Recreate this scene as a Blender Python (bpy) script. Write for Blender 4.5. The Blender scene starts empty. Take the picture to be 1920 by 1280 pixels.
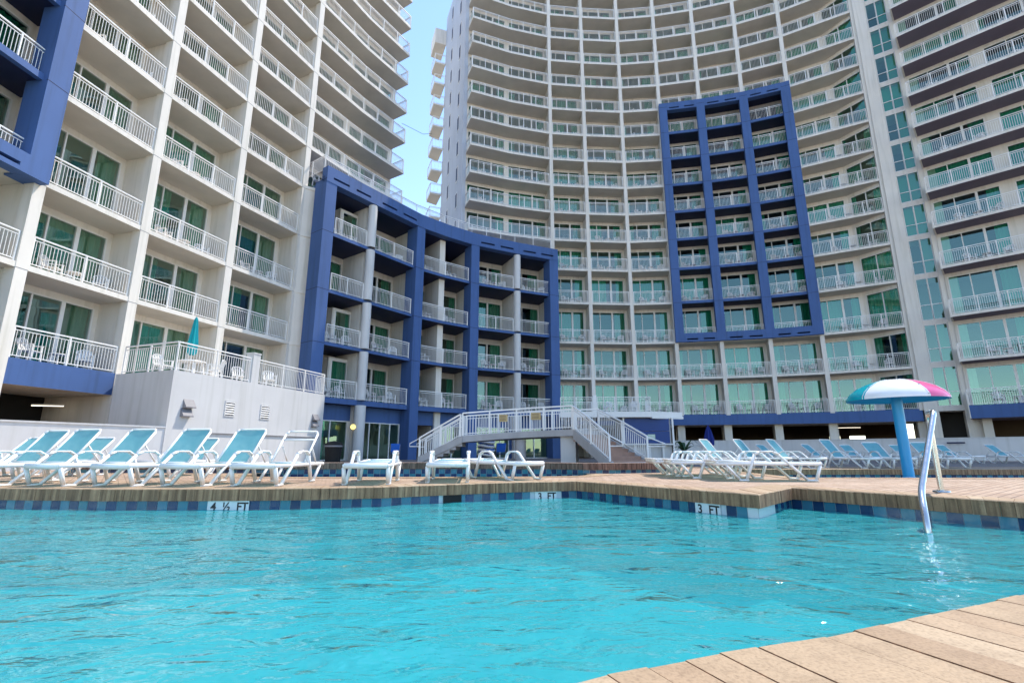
import bpy, bmesh, math, random
from mathutils import Vector, noise
from mathutils.geometry import tessellate_polygon
R = math.radians
random.seed(7)
scn = bpy.context.scene
COL = scn.collection

# ------------------------------------------------------------------ camera, sky, sun
cam = bpy.data.objects.new('camera', bpy.data.cameras.new('camera'))
COL.objects.link(cam)
cam.location = (0, 0, 0.54)
cam.rotation_euler = (R(90 + 12.483), 0, 0)
cam.data.sensor_width = 36
cam.data.lens = 17.447
cam.data.clip_start = 0.05
cam.data.clip_end = 6000
scn.camera = cam

SUN_AZ, SUN_EL = 54.0, 59.0            # degrees clockwise from +Y, above the horizon
w = bpy.data.worlds.new('World'); scn.world = w; w.use_nodes = True
nt = w.node_tree; nt.nodes.clear()
sky = nt.nodes.new('ShaderNodeTexSky'); sky.sky_type = 'NISHITA'; sky.sun_disc = False
sky.sun_elevation = R(SUN_EL); sky.sun_rotation = R(SUN_AZ)
sky.air_density = 1.0; sky.dust_density = 0.0; sky.ozone_density = 1.6; sky.altitude = 0
bg = nt.nodes.new('ShaderNodeBackground'); bg.inputs[1].default_value = 0.15
out = nt.nodes.new('ShaderNodeOutputWorld')
nt.links.new(sky.outputs[0], bg.inputs[0]); nt.links.new(bg.outputs[0], out.inputs[0])
sl = bpy.data.lights.new('sun', 'SUN'); sl.energy = 2.1; sl.angle = R(0.53); sl.color = (1, 0.93, 0.83)
so = bpy.data.objects.new('sun', sl); COL.objects.link(so)
sd = Vector((math.sin(R(SUN_AZ)) * math.cos(R(SUN_EL)), math.cos(R(SUN_AZ)) * math.cos(R(SUN_EL)), math.sin(R(SUN_EL))))
so.rotation_euler = sd.to_track_quat('Z', 'Y').to_euler()
so.location = (40, 40, 90)
scn.view_settings.view_transform = 'Standard'
scn.view_settings.look = 'None'
scn.view_settings.gamma = 1
scn.view_settings.exposure = 1.42
scn.cycles.max_bounces = 8
scn.cycles.transparent_max_bounces = 12
scn.cycles.caustics_reflective = False
scn.cycles.caustics_refractive = False

# ------------------------------------------------------------------ materials
def new_mat(name):
    m = bpy.data.materials.new(name); m.use_nodes = True
    t = m.node_tree; t.nodes.clear()
    o = t.nodes.new('ShaderNodeOutputMaterial')
    return m, t, o

def N(t, kind, **kw):
    n = t.nodes.new(kind)
    for k, v in kw.items():
        if k.startswith('i_'):
            n.inputs[k[2:].replace('_', ' ')].default_value = v
        else:
            setattr(n, k, v)
    return n

def ramp(t, fac, stops):
    r = t.nodes.new('ShaderNodeValToRGB')
    el = r.color_ramp.elements
    el[0].position, el[0].color = stops[0][0], (*stops[0][1], 1)
    el[1].position, el[1].color = stops[-1][0], (*stops[-1][1], 1)
    for p, c in stops[1:-1]:
        e = el.new(p); e.color = (*c, 1)
    t.links.new(fac, r.inputs[0])
    return r.outputs[0]

def paint(name, col, rough=0.6, var=0.06, scale=1.2, bump=0.0, bscale=60, streak=0.0, metallic=0.0, spec=0.5):
    """painted or moulded surface: colour with soft large-scale variation, optional vertical dirt runs and grain"""
    m, t, o = new_mat(name)
    p = N(t, 'ShaderNodeBsdfPrincipled', i_Roughness=rough, i_Metallic=metallic)
    p.inputs['Specular IOR Level'].default_value = spec
    tc = N(t, 'ShaderNodeTexCoord')
    nz = N(t, 'ShaderNodeTexNoise', i_Scale=scale, i_Detail=6.0, i_Roughness=0.6)
    t.links.new(tc.outputs['Object'], nz.inputs['Vector'])
    a = tuple(max(0, c * (1 - var)) for c in col); b = tuple(min(1, c * (1 + var)) for c in col)
    c = ramp(t, nz.outputs[0], [(0.3, a), (0.7, b)])
    if streak:
        mp = N(t, 'ShaderNodeMapping'); mp.inputs['Scale'].default_value = (3.0, 3.0, 0.16)
        t.links.new(tc.outputs['Object'], mp.inputs[0])
        n2 = N(t, 'ShaderNodeTexNoise', i_Scale=1.6, i_Detail=5.0)
        t.links.new(mp.outputs[0], n2.inputs['Vector'])
        k = ramp(t, n2.outputs[0], [(0.5, (1, 1, 1)), (0.78, (1 - streak, 1 - streak, 1 - streak * 1.2))])
        mx = N(t, 'ShaderNodeMixRGB', blend_type='MULTIPLY'); mx.inputs[0].default_value = 1
        t.links.new(c, mx.inputs[1]); t.links.new(k, mx.inputs[2]); c = mx.outputs[0]
    t.links.new(c, p.inputs['Base Color'])
    if bump:
        n3 = N(t, 'ShaderNodeTexNoise', i_Scale=bscale, i_Detail=4.0)
        t.links.new(tc.outputs['Object'], n3.inputs['Vector'])
        bp = N(t, 'ShaderNodeBump', i_Strength=bump, i_Distance=0.01)
        t.links.new(n3.outputs[0], bp.inputs['Height']); t.links.new(bp.outputs[0], p.inputs['Normal'])
    t.links.new(p.outputs[0], o.inputs[0])
    return m

M = {}
M['stucco'] = paint('stucco_grey', (0.75, 0.69, 0.61), 0.85, 0.06, 0.5, 0.25, 90, 0.18)
M['stucco2'] = paint('stucco_pale', (0.62, 0.60, 0.58), 0.85, 0.05, 0.6, 0.25, 90, 0.14)
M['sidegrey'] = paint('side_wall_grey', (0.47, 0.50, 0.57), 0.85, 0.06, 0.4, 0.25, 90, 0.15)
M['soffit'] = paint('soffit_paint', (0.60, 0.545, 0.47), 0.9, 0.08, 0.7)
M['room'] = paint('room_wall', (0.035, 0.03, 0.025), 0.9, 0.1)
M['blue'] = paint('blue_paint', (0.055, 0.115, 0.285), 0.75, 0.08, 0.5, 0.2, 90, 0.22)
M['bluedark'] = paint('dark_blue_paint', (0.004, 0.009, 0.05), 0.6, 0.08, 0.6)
M['shutterblue'] = paint('shutter_blue', (0.008, 0.045, 0.20), 0.5, 0.05, 0.6)
M['violet'] = paint('violet_soffit', (0.17, 0.14, 0.18), 0.8, 0.1, 0.3)
M['white'] = paint('white_metal', (0.84, 0.81, 0.77), 0.4, 0.02)
M['frame'] = paint('white_window_frame', (0.78, 0.75, 0.71), 0.45, 0.02)
M['resin'] = paint('white_resin', (0.82, 0.80, 0.77), 0.35, 0.03, 3.0, streak=0.06)
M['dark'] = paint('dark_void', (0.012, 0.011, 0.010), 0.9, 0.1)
M['garage'] = paint('garage_wall', (0.12, 0.085, 0.055), 0.9, 0.2, 0.3)
M['grey'] = paint('grey_metal', (0.22, 0.21, 0.22), 0.5, 0.1)
M['concrete'] = paint('grey_concrete', (0.42, 0.40, 0.39), 0.85, 0.10, 1.5, 0.4, 60, 0.1)
M['terracotta'] = paint('stair_tile', (0.36, 0.21, 0.15), 0.8, 0.12, 3)
M['teal'] = paint('teal_canvas', (0.0, 0.33, 0.36), 0.8, 0.1, 3)
M['navy'] = paint('navy_canvas', (0.005, 0.02, 0.18), 0.8, 0.15, 3)
M['poleblue'] = paint('blue_pole_paint', (0.01, 0.29, 0.58), 0.35, 0.05, 2)
M['underblue'] = paint('deep_blue_underside', (0.005, 0.16, 0.36), 0.5, 0.05, 2)
M['capteal'] = paint('teal_gelcoat', (0.0, 0.36, 0.42), 0.22, 0.03, 2)
M['capwhite'] = paint('white_gelcoat', (0.80, 0.80, 0.80), 0.22, 0.03, 2)
M['cappink'] = paint('pink_gelcoat', (0.75, 0.12, 0.28), 0.22, 0.04, 2)
M['black'] = paint('black_letter', (0.01, 0.01, 0.01), 0.5, 0.0)
M['tan'] = paint('tan_plate', (0.50, 0.36, 0.16), 0.6, 0.1, 8)
M['leaf'] = paint('leaf_green', (0.03, 0.08, 0.03), 0.6, 0.4, 6)
M['chairblue'] = paint('blue_chair_fabric', (0.005, 0.10, 0.42), 0.7, 0.1, 3)
M['signgreen'] = paint('pale_green_plate', (0.50, 0.62, 0.48), 0.6, 0.1, 8)
M['brownmetal'] = paint('dark_bronze', (0.04, 0.03, 0.03), 0.5, 0.1)

def steel():
    m, t, o = new_mat('polished_steel')
    p = N(t, 'ShaderNodeBsdfPrincipled', i_Metallic=1.0, i_Roughness=0.22)
    p.inputs['Base Color'].default_value = (0.60, 0.59, 0.57, 1)
    tc = N(t, 'ShaderNodeTexCoord'); nz = N(t, 'ShaderNodeTexNoise', i_Scale=25.0)
    t.links.new(tc.outputs['Object'], nz.inputs['Vector'])
    r = N(t, 'ShaderNodeMapRange'); r.inputs[3].default_value = 0.14; r.inputs[4].default_value = 0.32
    t.links.new(nz.outputs[0], r.inputs[0]); t.links.new(r.outputs[0], p.inputs['Roughness'])
    t.links.new(p.outputs[0], o.inputs[0]); return m
M['steel'] = steel()

def glass(name, tint, refl, lo=0.16, hi=0.85):
    m, t, o = new_mat(name)
    tr = N(t, 'ShaderNodeBsdfTransparent'); tr.inputs[0].default_value = (*tint, 1)
    gl = N(t, 'ShaderNodeBsdfGlossy', i_Roughness=0.015); gl.inputs[0].default_value = (*refl, 1)
    lw = N(t, 'ShaderNodeLayerWeight', i_Blend=0.42)
    mr = N(t, 'ShaderNodeMapRange'); mr.inputs[3].default_value = lo; mr.inputs[4].default_value = hi
    t.links.new(lw.outputs['Fresnel'], mr.inputs[0])
    tc = N(t, 'ShaderNodeTexCoord'); nz = N(t, 'ShaderNodeTexNoise', i_Scale=0.9, i_Detail=1.0)
    t.links.new(tc.outputs['Object'], nz.inputs['Vector'])
    bp = N(t, 'ShaderNodeBump', i_Strength=0.06, i_Distance=0.05)
    t.links.new(nz.outputs[0], bp.inputs['Height']); t.links.new(bp.outputs[0], gl.inputs['Normal'])
    mx = N(t, 'ShaderNodeMixShader'); t.links.new(mr.outputs[0], mx.inputs[0])
    t.links.new(tr.outputs[0], mx.inputs[1]); t.links.new(gl.outputs[0], mx.inputs[2])
    t.links.new(mx.outputs[0], o.inputs[0]); return m
M['glass'] = glass('green_glass', (0.52, 0.78, 0.66), (0.66, 0.95, 0.82), 0.12, 0.62)

M['glass_mirror'] = glass('reflective_green_glass', (0.50, 0.74, 0.62), (0.72, 1.0, 0.88), 0.27, 0.75)
GLASS = ['glass']

def curtain_mat(name, col):
    m, t, o = new_mat(name)
    p = N(t, 'ShaderNodeBsdfPrincipled', i_Roughness=0.85)
    oi = N(t, 'ShaderNodeObjectInfo')
    c = ramp(t, oi.outputs['Random'], [(0.0, tuple(x * 0.7 for x in col)), (1.0, tuple(x * 1.3 for x in col))])
    t.links.new(c, p.inputs['Base Color']); t.links.new(p.outputs[0], o.inputs[0]); return m
M['curtain'] = curtain_mat('green_curtain', (0.035, 0.36, 0.25))
M['curtainpale'] = curtain_mat('pale_curtain', (0.35, 0.40, 0.38))

def sling():
    m, t, o = new_mat('aqua_sling_mesh')
    tc = N(t, 'ShaderNodeTexCoord')
    wv = N(t, 'ShaderNodeTexWave', i_Scale=60.0, i_Distortion=1.0)
    t.links.new(tc.outputs['Object'], wv.inputs['Vector'])
    nz = N(t, 'ShaderNodeTexNoise', i_Scale=5.0, i_Detail=4.0); t.links.new(tc.outputs['Object'], nz.inputs['Vector'])
    c = ramp(t, nz.outputs[0], [(0.3, (0.17, 0.51, 0.58)), (0.75, (0.27, 0.60, 0.65))])
    p = N(t, 'ShaderNodeBsdfPrincipled', i_Roughness=0.6); t.links.new(c, p.inputs['Base Color'])
    bp = N(t, 'ShaderNodeBump', i_Strength=0.2, i_Distance=0.003); t.links.new(wv.outputs[0], bp.inputs['Height'])
    t.links.new(bp.outputs[0], p.inputs['Normal'])
    tl = N(t, 'ShaderNodeBsdfTranslucent'); t.links.new(c, tl.inputs[0])
    mx = N(t, 'ShaderNodeMixShader'); mx.inputs[0].default_value = 0.45
    t.links.new(p.outputs[0], mx.inputs[1]); t.links.new(tl.outputs[0], mx.inputs[2])
    t.links.new(mx.outputs[0], o.inputs[0]); return m
M['sling'] = sling()

def emit(name, col, s):
    m, t, o = new_mat(name)
    e = N(t, 'ShaderNodeEmission'); e.inputs[0].default_value = (*col, 1); e.inputs[1].default_value = s
    t.links.new(e.outputs[0], o.inputs[0]); return m
M['tube'] = emit('lit_tube', (1, 0.90, 0.70), 1.2)
M['lamp'] = emit('lit_globe', (1.0, 0.82, 0.25), 0.75)

def island_stone(name, cols, sc=9.0, bump=0.5, streak=0.0, rough=0.75, stretch=(1, 1, 1), top_only=False):
    m, t, o = new_mat(name)
    geo = N(t, 'ShaderNodeNewGeometry'); tc = N(t, 'ShaderNodeTexCoord')
    base = ramp(t, geo.outputs['Random Per Island'], cols)
    mp = N(t, 'ShaderNodeMapping'); mp.inputs['Scale'].default_value = stretch
    t.links.new(tc.outputs['Object'], mp.inputs[0])
    n1 = N(t, 'ShaderNodeTexNoise', i_Scale=sc, i_Detail=8.0, i_Roughness=0.65); t.links.new(mp.outputs[0], n1.inputs['Vector'])
    n2 = N(t, 'ShaderNodeTexNoise', i_Scale=sc * 14, i_Detail=6.0); t.links.new(tc.outputs['Object'], n2.inputs['Vector'])
    k = ramp(t, n1.outputs[0], [(0.3, (0.78, 0.75, 0.72)), (0.5, (0.98, 0.97, 0.96)), (0.72, (1.08, 1.07, 1.05))])
    k2 = ramp(t, n2.outputs[0], [(0.28, (0.70, 0.68, 0.66)), (0.5, (1, 1, 1)), (0.75, (1.1, 1.1, 1.1))])
    a = N(t, 'ShaderNodeMixRGB', blend_type='MULTIPLY'); a.inputs[0].default_value = 1
    b = N(t, 'ShaderNodeMixRGB', blend_type='MULTIPLY'); b.inputs[0].default_value = 0.9
    t.links.new(base, a.inputs[1]); t.links.new(k, a.inputs[2]); t.links.new(a.outputs[0], b.inputs[1]); t.links.new(k2, b.inputs[2])
    c = b.outputs[0]
    if streak:
        # mineral run-off stains on the upright faces of the stone (wear: stays put whatever the light)
        m2 = N(t, 'ShaderNodeMapping'); m2.inputs['Scale'].default_value = (22, 22, 1.2)
        t.links.new(tc.outputs['Object'], m2.inputs[0])
        n3 = N(t, 'ShaderNodeTexNoise', i_Scale=1.0, i_Detail=5.0); t.links.new(m2.outputs[0], n3.inputs['Vector'])
        st = ramp(t, n3.outputs[0], [(0.30, (0.38, 0.27, 0.21)), (0.50, (0.74, 0.56, 0.47)), (0.72, (1.30, 1.02, 0.90))])
        sep = N(t, 'ShaderNodeSeparateXYZ'); t.links.new(geo.outputs['Normal'], sep.inputs[0])
        ab = N(t, 'ShaderNodeMath', operation='LESS_THAN'); ab.inputs[1].default_value = 0.5; t.links.new(sep.outputs[2], ab.inputs[0])
        sc_ = N(t, 'ShaderNodeMath', operation='MULTIPLY'); sc_.inputs[1].default_value = streak; t.links.new(ab.outputs[0], sc_.inputs[0])
        d = N(t, 'ShaderNodeMixRGB', blend_type='MULTIPLY'); t.links.new(sc_.outputs[0], d.inputs[0])
        t.links.new(c, d.inputs[1]); t.links.new(st, d.inputs[2]); c = d.outputs[0]
    p = N(t, 'ShaderNodeBsdfPrincipled', i_Roughness=rough); t.links.new(c, p.inputs['Base Color'])
    bp = N(t, 'ShaderNodeBump', i_Strength=bump, i_Distance=0.004)
    ad = N(t, 'ShaderNodeMath', operation='ADD'); t.links.new(n1.outputs[0], ad.inputs[0]); t.links.new(n2.outputs[0], ad.inputs[1])
    t.links.new(ad.outputs[0], bp.inputs['Height']); t.links.new(bp.outputs[0], p.inputs['Normal'])
    t.links.new(p.outputs[0], o.inputs[0]); return m
M['copingshaded'] = island_stone('shaded_coping', [(0, (0.20, 0.14, 0.11)), (0.5, (0.25, 0.18, 0.145)), (1, (0.29, 0.22, 0.18))], 7.0, 0.6, 1.0)  # darker copy of the coping brick, with shade painted into its colour
M['coping'] = island_stone('coping_brick', [(0, (0.35, 0.235, 0.14)), (0.4, (0.42, 0.30, 0.185)), (0.7, (0.39, 0.265, 0.16)), (1, (0.47, 0.35, 0.225))], 7.0, 0.6, 1.0)

def paver():
    m, t, o = new_mat('deck_pavers')
    tc = N(t, 'ShaderNodeTexCoord')
    mp = N(t, 'ShaderNodeMapping'); mp.inputs['Rotation'].default_value = (0, 0, R(-38))
    t.links.new(tc.outputs['Object'], mp.inputs[0])
    br = N(t, 'ShaderNodeTexBrick', i_Scale=1.0)
    br.inputs['Color1'].default_value = (0.47, 0.325, 0.225, 1); br.inputs['Color2'].default_value = (0.57, 0.43, 0.32, 1)
    br.inputs['Mortar'].default_value = (0.14, 0.10, 0.075, 1)
    br.inputs['Mortar Size'].default_value = 0.009; br.inputs['Brick Width'].default_value = 0.24; br.inputs['Row Height'].default_value = 0.12
    br.inputs['Bias'].default_value = 0.0; br.inputs['Mortar Smooth'].default_value = 0.4
    t.links.new(mp.outputs[0], br.inputs['Vector'])
    n1 = N(t, 'ShaderNodeTexNoise', i_Scale=1.1, i_Detail=8.0); t.links.new(tc.outputs['Object'], n1.inputs['Vector'])
    n2 = N(t, 'ShaderNodeTexNoise', i_Scale=30.0, i_Detail=8.0); t.links.new(tc.outputs['Object'], n2.inputs['Vector'])
    k = ramp(t, n1.outputs[0], [(0.3, (0.72, 0.68, 0.66)), (0.7, (1.08, 1.05, 1.02))])
    k2 = ramp(t, n2.outputs[0], [(0.3, (0.75, 0.74, 0.72)), (0.7, (1.08, 1.08, 1.08))])
    a = N(t, 'ShaderNodeMixRGB', blend_type='MULTIPLY'); a.inputs[0].default_value = 1
    b = N(t, 'ShaderNodeMixRGB', blend_type='MULTIPLY'); b.inputs[0].default_value = 1
    t.links.new(br.outputs[0], a.inputs[1]); t.links.new(k, a.inputs[2]); t.links.new(a.outputs[0], b.inputs[1]); t.links.new(k2, b.inputs[2])
    p = N(t, 'ShaderNodeBsdfPrincipled', i_Roughness=0.8); t.links.new(b.outputs[0], p.inputs['Base Color'])
    bp = N(t, 'ShaderNodeBump', i_Strength=0.6, i_Distance=0.006, invert=True); t.links.new(br.outputs['Fac'], bp.inputs['Height'])
    t.links.new(bp.outputs[0], p.inputs['Normal']); t.links.new(p.outputs[0], o.inputs[0]); return m
M['paver'] = paver()
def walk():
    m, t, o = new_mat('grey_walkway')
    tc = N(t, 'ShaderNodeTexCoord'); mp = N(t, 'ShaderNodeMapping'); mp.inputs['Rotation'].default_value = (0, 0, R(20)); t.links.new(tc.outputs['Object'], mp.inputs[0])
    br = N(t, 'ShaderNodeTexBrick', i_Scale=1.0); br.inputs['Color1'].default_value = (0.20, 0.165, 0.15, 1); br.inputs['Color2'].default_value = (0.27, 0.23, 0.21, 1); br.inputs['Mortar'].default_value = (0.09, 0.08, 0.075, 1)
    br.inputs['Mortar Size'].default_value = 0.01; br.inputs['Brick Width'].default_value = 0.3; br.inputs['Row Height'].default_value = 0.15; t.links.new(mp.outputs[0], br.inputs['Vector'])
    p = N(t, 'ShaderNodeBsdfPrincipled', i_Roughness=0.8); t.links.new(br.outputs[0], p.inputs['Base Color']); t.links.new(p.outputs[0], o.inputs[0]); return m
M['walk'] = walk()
M['sand'] = paint('pale_sand', (0.42, 0.37, 0.30), 0.95, 0.12, 0.2)
M['basin'] = paint('pool_plaster', (0.20, 0.52, 0.56), 0.6, 0.10, 1.5)
M['grout'] = paint('white_grout', (0.55, 0.60, 0.62), 0.6, 0.05)

def tile(name, cols, rough=0.12):
    m, t, o = new_mat(name)
    geo = N(t, 'ShaderNodeNewGeometry')
    c = ramp(t, geo.outputs['Random Per Island'], cols)
    p = N(t, 'ShaderNodeBsdfPrincipled', i_Roughness=rough); t.links.new(c, p.inputs['Base Color'])
    t.links.new(p.outputs[0], o.inputs[0]); return m
M['tilenavy'] = tile('navy_tile', [(0, (0.010, 0.032, 0.09)), (1, (0.018, 0.055, 0.14))])
M['tileblue'] = tile('sea_blue_tile', [(0, (0.03, 0.14, 0.20)), (0.5, (0.06, 0.21, 0.29)), (1, (0.02, 0.18, 0.22))])
M['tilewhite'] = paint('white_tile', (0.70, 0.72, 0.70), 0.25, 0.04, 5)

def water():
    m, t, o = new_mat('pool_water')
    tc = N(t, 'ShaderNodeTexCoord')
    def nz(sc, det, rot, sx, sy, dist=0.6):
        mp = N(t, 'ShaderNodeMapping'); mp.inputs['Rotation'].default_value = (0, 0, R(rot)); mp.inputs['Scale'].default_value = (sx, sy, 1)
        t.links.new(tc.outputs['Object'], mp.inputs[0])
        n = N(t, 'ShaderNodeTexNoise', i_Scale=sc, i_Detail=det, i_Roughness=0.5, i_Distortion=dist)
        t.links.new(mp.outputs[0], n.inputs['Vector']); return n.outputs[0]
    a = nz(1.3, 1.5, 25, 1, 1.9, 0.4); b = nz(3.6, 2.5, -20, 1, 1.7, 0.8); c = nz(12.0, 1.5, 10, 1, 1.4, 0.5)
    def ms(x, k, y=None):
        q = N(t, 'ShaderNodeMath', operation='MULTIPLY'); q.inputs[1].default_value = k; t.links.new(x, q.inputs[0])
        if y is None: return q.outputs[0]
        s = N(t, 'ShaderNodeMath', operation='ADD'); t.links.new(q.outputs[0], s.inputs[0]); t.links.new(y, s.inputs[1]); return s.outputs[0]
    h = ms(a, 1.0, ms(b, 0.42, ms(c, 0.11)))
    bp = N(t, 'ShaderNodeBump', i_Strength=1.0, i_Distance=0.078); t.links.new(h, bp.inputs['Height'])
    gl = N(t, 'ShaderNodeBsdfGlossy', i_Roughness=0.03); gl.inputs[0].default_value = (1, 1, 1, 1)
    t.links.new(bp.outputs[0], gl.inputs['Normal'])
    df = N(t, 'ShaderNodeBsdfDiffuse'); df.inputs[0].default_value = (0.05, 0.49, 0.53, 1)
    bp2 = N(t, 'ShaderNodeBump', i_Strength=1.0, i_Distance=0.10); t.links.new(h, bp2.inputs['Height']); t.links.new(bp2.outputs[0], df.inputs['Normal'])
    tr = N(t, 'ShaderNodeBsdfTransparent'); tr.inputs[0].default_value = (0.34, 0.82, 0.87, 1)
    m1 = N(t, 'ShaderNodeMixShader'); m1.inputs[0].default_value = 0.5
    t.links.new(df.outputs[0], m1.inputs[1]); t.links.new(tr.outputs[0], m1.inputs[2])
    fr = N(t, 'ShaderNodeFresnel', i_IOR=1.33); t.links.new(bp.outputs[0], fr.inputs['Normal'])
    m2 = N(t, 'ShaderNodeMixShader'); t.links.new(fr.outputs[0], m2.inputs[0])
    t.links.new(m1.outputs[0], m2.inputs[1]); t.links.new(gl.outputs[0], m2.inputs[2])
    t.links.new(m2.outputs[0], o.inputs[0]); return m
M['water'] = water()

# ------------------------------------------------------------------ mesh helpers
class MB:
    def __init__(s): s.v = []; s.f = []; s.mi = []; s.mats = []
    def mid(s, m):
        if m not in s.mats: s.mats.append(m)
        return s.mats.index(m)
    def face(s, pts, m):
        b = len(s.v); s.v += [tuple(p) for p in pts]; s.f.append(tuple(range(b, b + len(pts)))); s.mi.append(s.mid(m))
    def hexa(s, p, m, bottom=None, skip=()):
        """p: 4 lower points then 4 upper points, each ring anticlockwise from above"""
        b = len(s.v); s.v += [tuple(q) for q in p]
        fs = {'b': (3, 2, 1, 0), 't': (4, 5, 6, 7), 's0': (0, 1, 5, 4), 's1': (1, 2, 6, 5), 's2': (2, 3, 7, 6), 's3': (3, 0, 4, 7)}
        for k, f in fs.items():
            if k in skip: continue
            s.f.append(tuple(b + i for i in f)); s.mi.append(s.mid(bottom if (k == 'b' and bottom) else m))
    def box(s, c, sz, m, rz=0.0):
        hx, hy, hz = sz[0] / 2, sz[1] / 2, sz[2] / 2
        ca, sa = math.cos(rz), math.sin(rz)
        pts = []
        for z in (-hz, hz):
            for x, y in ((-hx, -hy), (hx, -hy), (hx, hy), (-hx, hy)):
                pts.append((c[0] + x * ca - y * sa, c[1] + x * sa + y * ca, c[2] + z))
        s.hexa(pts, m)
    def wall(s, a, b, n, d0, d1, z0, z1, m, bottom=None):
        """upright slab between plan points a and b, from depth d0 to d1 along n"""
        P = [(a[0] + n[0] * d0, a[1] + n[1] * d0), (b[0] + n[0] * d0, b[1] + n[1] * d0), (b[0] + n[0] * d1, b[1] + n[1] * d1), (a[0] + n[0] * d1, a[1] + n[1] * d1)]
        s.hexa([(*p, z0) for p in P] + [(*p, z1) for p in P], m, bottom)
    def prism(s, P, z0, z1, m, top=None, bottom=None):
        n = len(P)
        s.face([(x, y, z1) for x, y in P], top or m)
        s.face([(x, y, z0) for x, y in reversed(P)], bottom or m)
        for i in range(n):
            a, b = P[i], P[(i + 1) % n]
            s.face([(*a, z0), (*b, z0), (*b, z1), (*a, z1)], m)
    def bar(s, p0, p1, w, h, m, up=(0, 0, 1)):
        p0 = Vector(p0); p1 = Vector(p1); d = (p1 - p0)
        if d.length < 1e-6: return
        d.normalize(); u = Vector(up)
        if abs(d.dot(u)) > 0.97: u = Vector((0, 1, 0)) if abs(d.y) < 0.9 else Vector((1, 0, 0))
        x = d.cross(u).normalized(); y = x.cross(d).normalized()
        r = [p + x * a * w / 2 + y * b * h / 2 for p in (p0, p1) for a, b in ((-1, -1), (1, -1), (1, 1), (-1, 1))]
        b0 = len(s.v); s.v += [tuple(q) for q in r]; k = s.mid(m)
        for f in ((0, 1, 2, 3), (7, 6, 5, 4), (0, 4, 5, 1), (1, 5, 6, 2), (2, 6, 7, 3), (3, 7, 4, 0)):
            s.f.append(tuple(b0 + i for i in f)); s.mi.append(k)
    def tube(s, path, r, m, seg=10, caps=True):
        path = [Vector(p) for p in path]; n = len(path); rr = r if isinstance(r, (list, tuple)) else [r] * n
        b0 = len(s.v); k = s.mid(m); px = None
        for i, p in enumerate(path):
            d = (path[min(i + 1, n - 1)] - path[max(i - 1, 0)]).normalized()
            if px is None:
                u = Vector((0, 0, 1)) if abs(d.z) < 0.9 else Vector((1, 0, 0))
                px = d.cross(u).normalized()
            else:
                px = (px - d * px.dot(d)).normalized()
            py = d.cross(px)
            for j in range(seg):
                a = 2 * math.pi * j / seg
                s.v.append(tuple(p + px * math.cos(a) * rr[i] + py * math.sin(a) * rr[i]))
        for i in range(n - 1):
            for j in range(seg):
                a = b0 + i * seg + j; b = b0 + i * seg + (j + 1) % seg
                s.f.append((a, b, b + seg, a + seg)); s.mi.append(k)
        if caps:
            s.f.append(tuple(b0 + j for j in reversed(range(seg)))); s.mi.append(k)
            s.f.append(tuple(b0 + (n - 1) * seg + j for j in range(seg))); s.mi.append(k)
    def lathe(s, prof, c, mfun, seg=24):
        """prof: list of (r,z); mfun(segment index, ring) -> material"""
        b0 = len(s.v)
        for r, z in prof:
            for j in range(seg):
                a = 2 * math.pi * j / seg
                s.v.append((c[0] + r * math.cos(a), c[1] + r * math.sin(a), c[2] + z))
        for i in range(len(prof) - 1):
            for j in range(seg):
                a = b0 + i * seg + j; b = b0 + i * seg + (j + 1) % seg
                s.f.append((a, b, b + seg, a + seg)); s.mi.append(s.mid(mfun(j, i)))
    def mesh(s, name):
        me = bpy.data.meshes.new(name); me.from_pydata(s.v, [], s.f)
        for m in s.mats: me.materials.append(M[m])
        me.polygons.foreach_set('material_index', s.mi)
        me.update(); return me
    def build(s, name, parent=None, smooth=False, bevel=0.0, recalc=True):
        me = s.mesh(name)
        if recalc:
            bm = bmesh.new(); bm.from_mesh(me)
            if smooth or bevel: bmesh.ops.remove_doubles(bm, verts=bm.verts, dist=1e-5)
            bmesh.ops.recalc_face_normals(bm, faces=bm.faces)
            bm.to_mesh(me); bm.free()
        if smooth:
            for p in me.polygons: p.use_smooth = True
            try: me.set_sharp_from_angle(angle=R(40))
            except Exception: pass
        o = bpy.data.objects.new(name, me); COL.objects.link(o)
        if parent: o.parent = parent; o.matrix_parent_inverse = parent.matrix_world.inverted()
        if bevel:
            b = o.modifiers.new('bevel', 'BEVEL'); b.width = bevel; b.segments = 2; b.limit_method = 'ANGLE'
        return o

def tag(o, label=None, cat=None, group=None, kind=None):
    if label: o['label'] = label
    if cat: o['category'] = cat
    if group: o['group'] = group
    if kind: o['kind'] = kind
    return o
def empty(name, loc, label, cat, group=None, rz=0.0):
    o = bpy.data.objects.new(name, None); COL.objects.link(o); o.location = loc; o.rotation_euler = (0, 0, rz)
    o.empty_display_size = 0.3
    tag(o, label, cat, group); return o
def kid(me, name, parent, kind=None):
    o = bpy.data.objects.new(name, me); COL.objects.link(o); o.parent = parent
    if kind: o['kind'] = kind
    return o
def vsub(a, b): return (a[0] - b[0], a[1] - b[1])
def lerp(a, b, t): return (a[0] + (b[0] - a[0]) * t, a[1] + (b[1] - a[1]) * t)
def unit(a):
    l = math.hypot(*a); return (a[0] / l, a[1] / l)
def inward(a, b):
    d = unit(vsub(b, a)); return (-d[1], d[0])
def off(p, n, d): return (p[0] + n[0] * d, p[1] + n[1] * d)
def vnormals(P):
    ns = []
    for i in range(len(P)):
        a = inward(P[max(i - 1, 0)], P[max(i, 1)]) if i > 0 else inward(P[0], P[1])
        b = inward(P[i], P[i + 1]) if i < len(P) - 1 else a
        u = unit((a[0] + b[0], a[1] + b[1])); k = 1.0 / max(0.5, u[0] * a[0] + u[1] * a[1])
        ns.append((u[0] * k, u[1] * k))
    return ns

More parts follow.
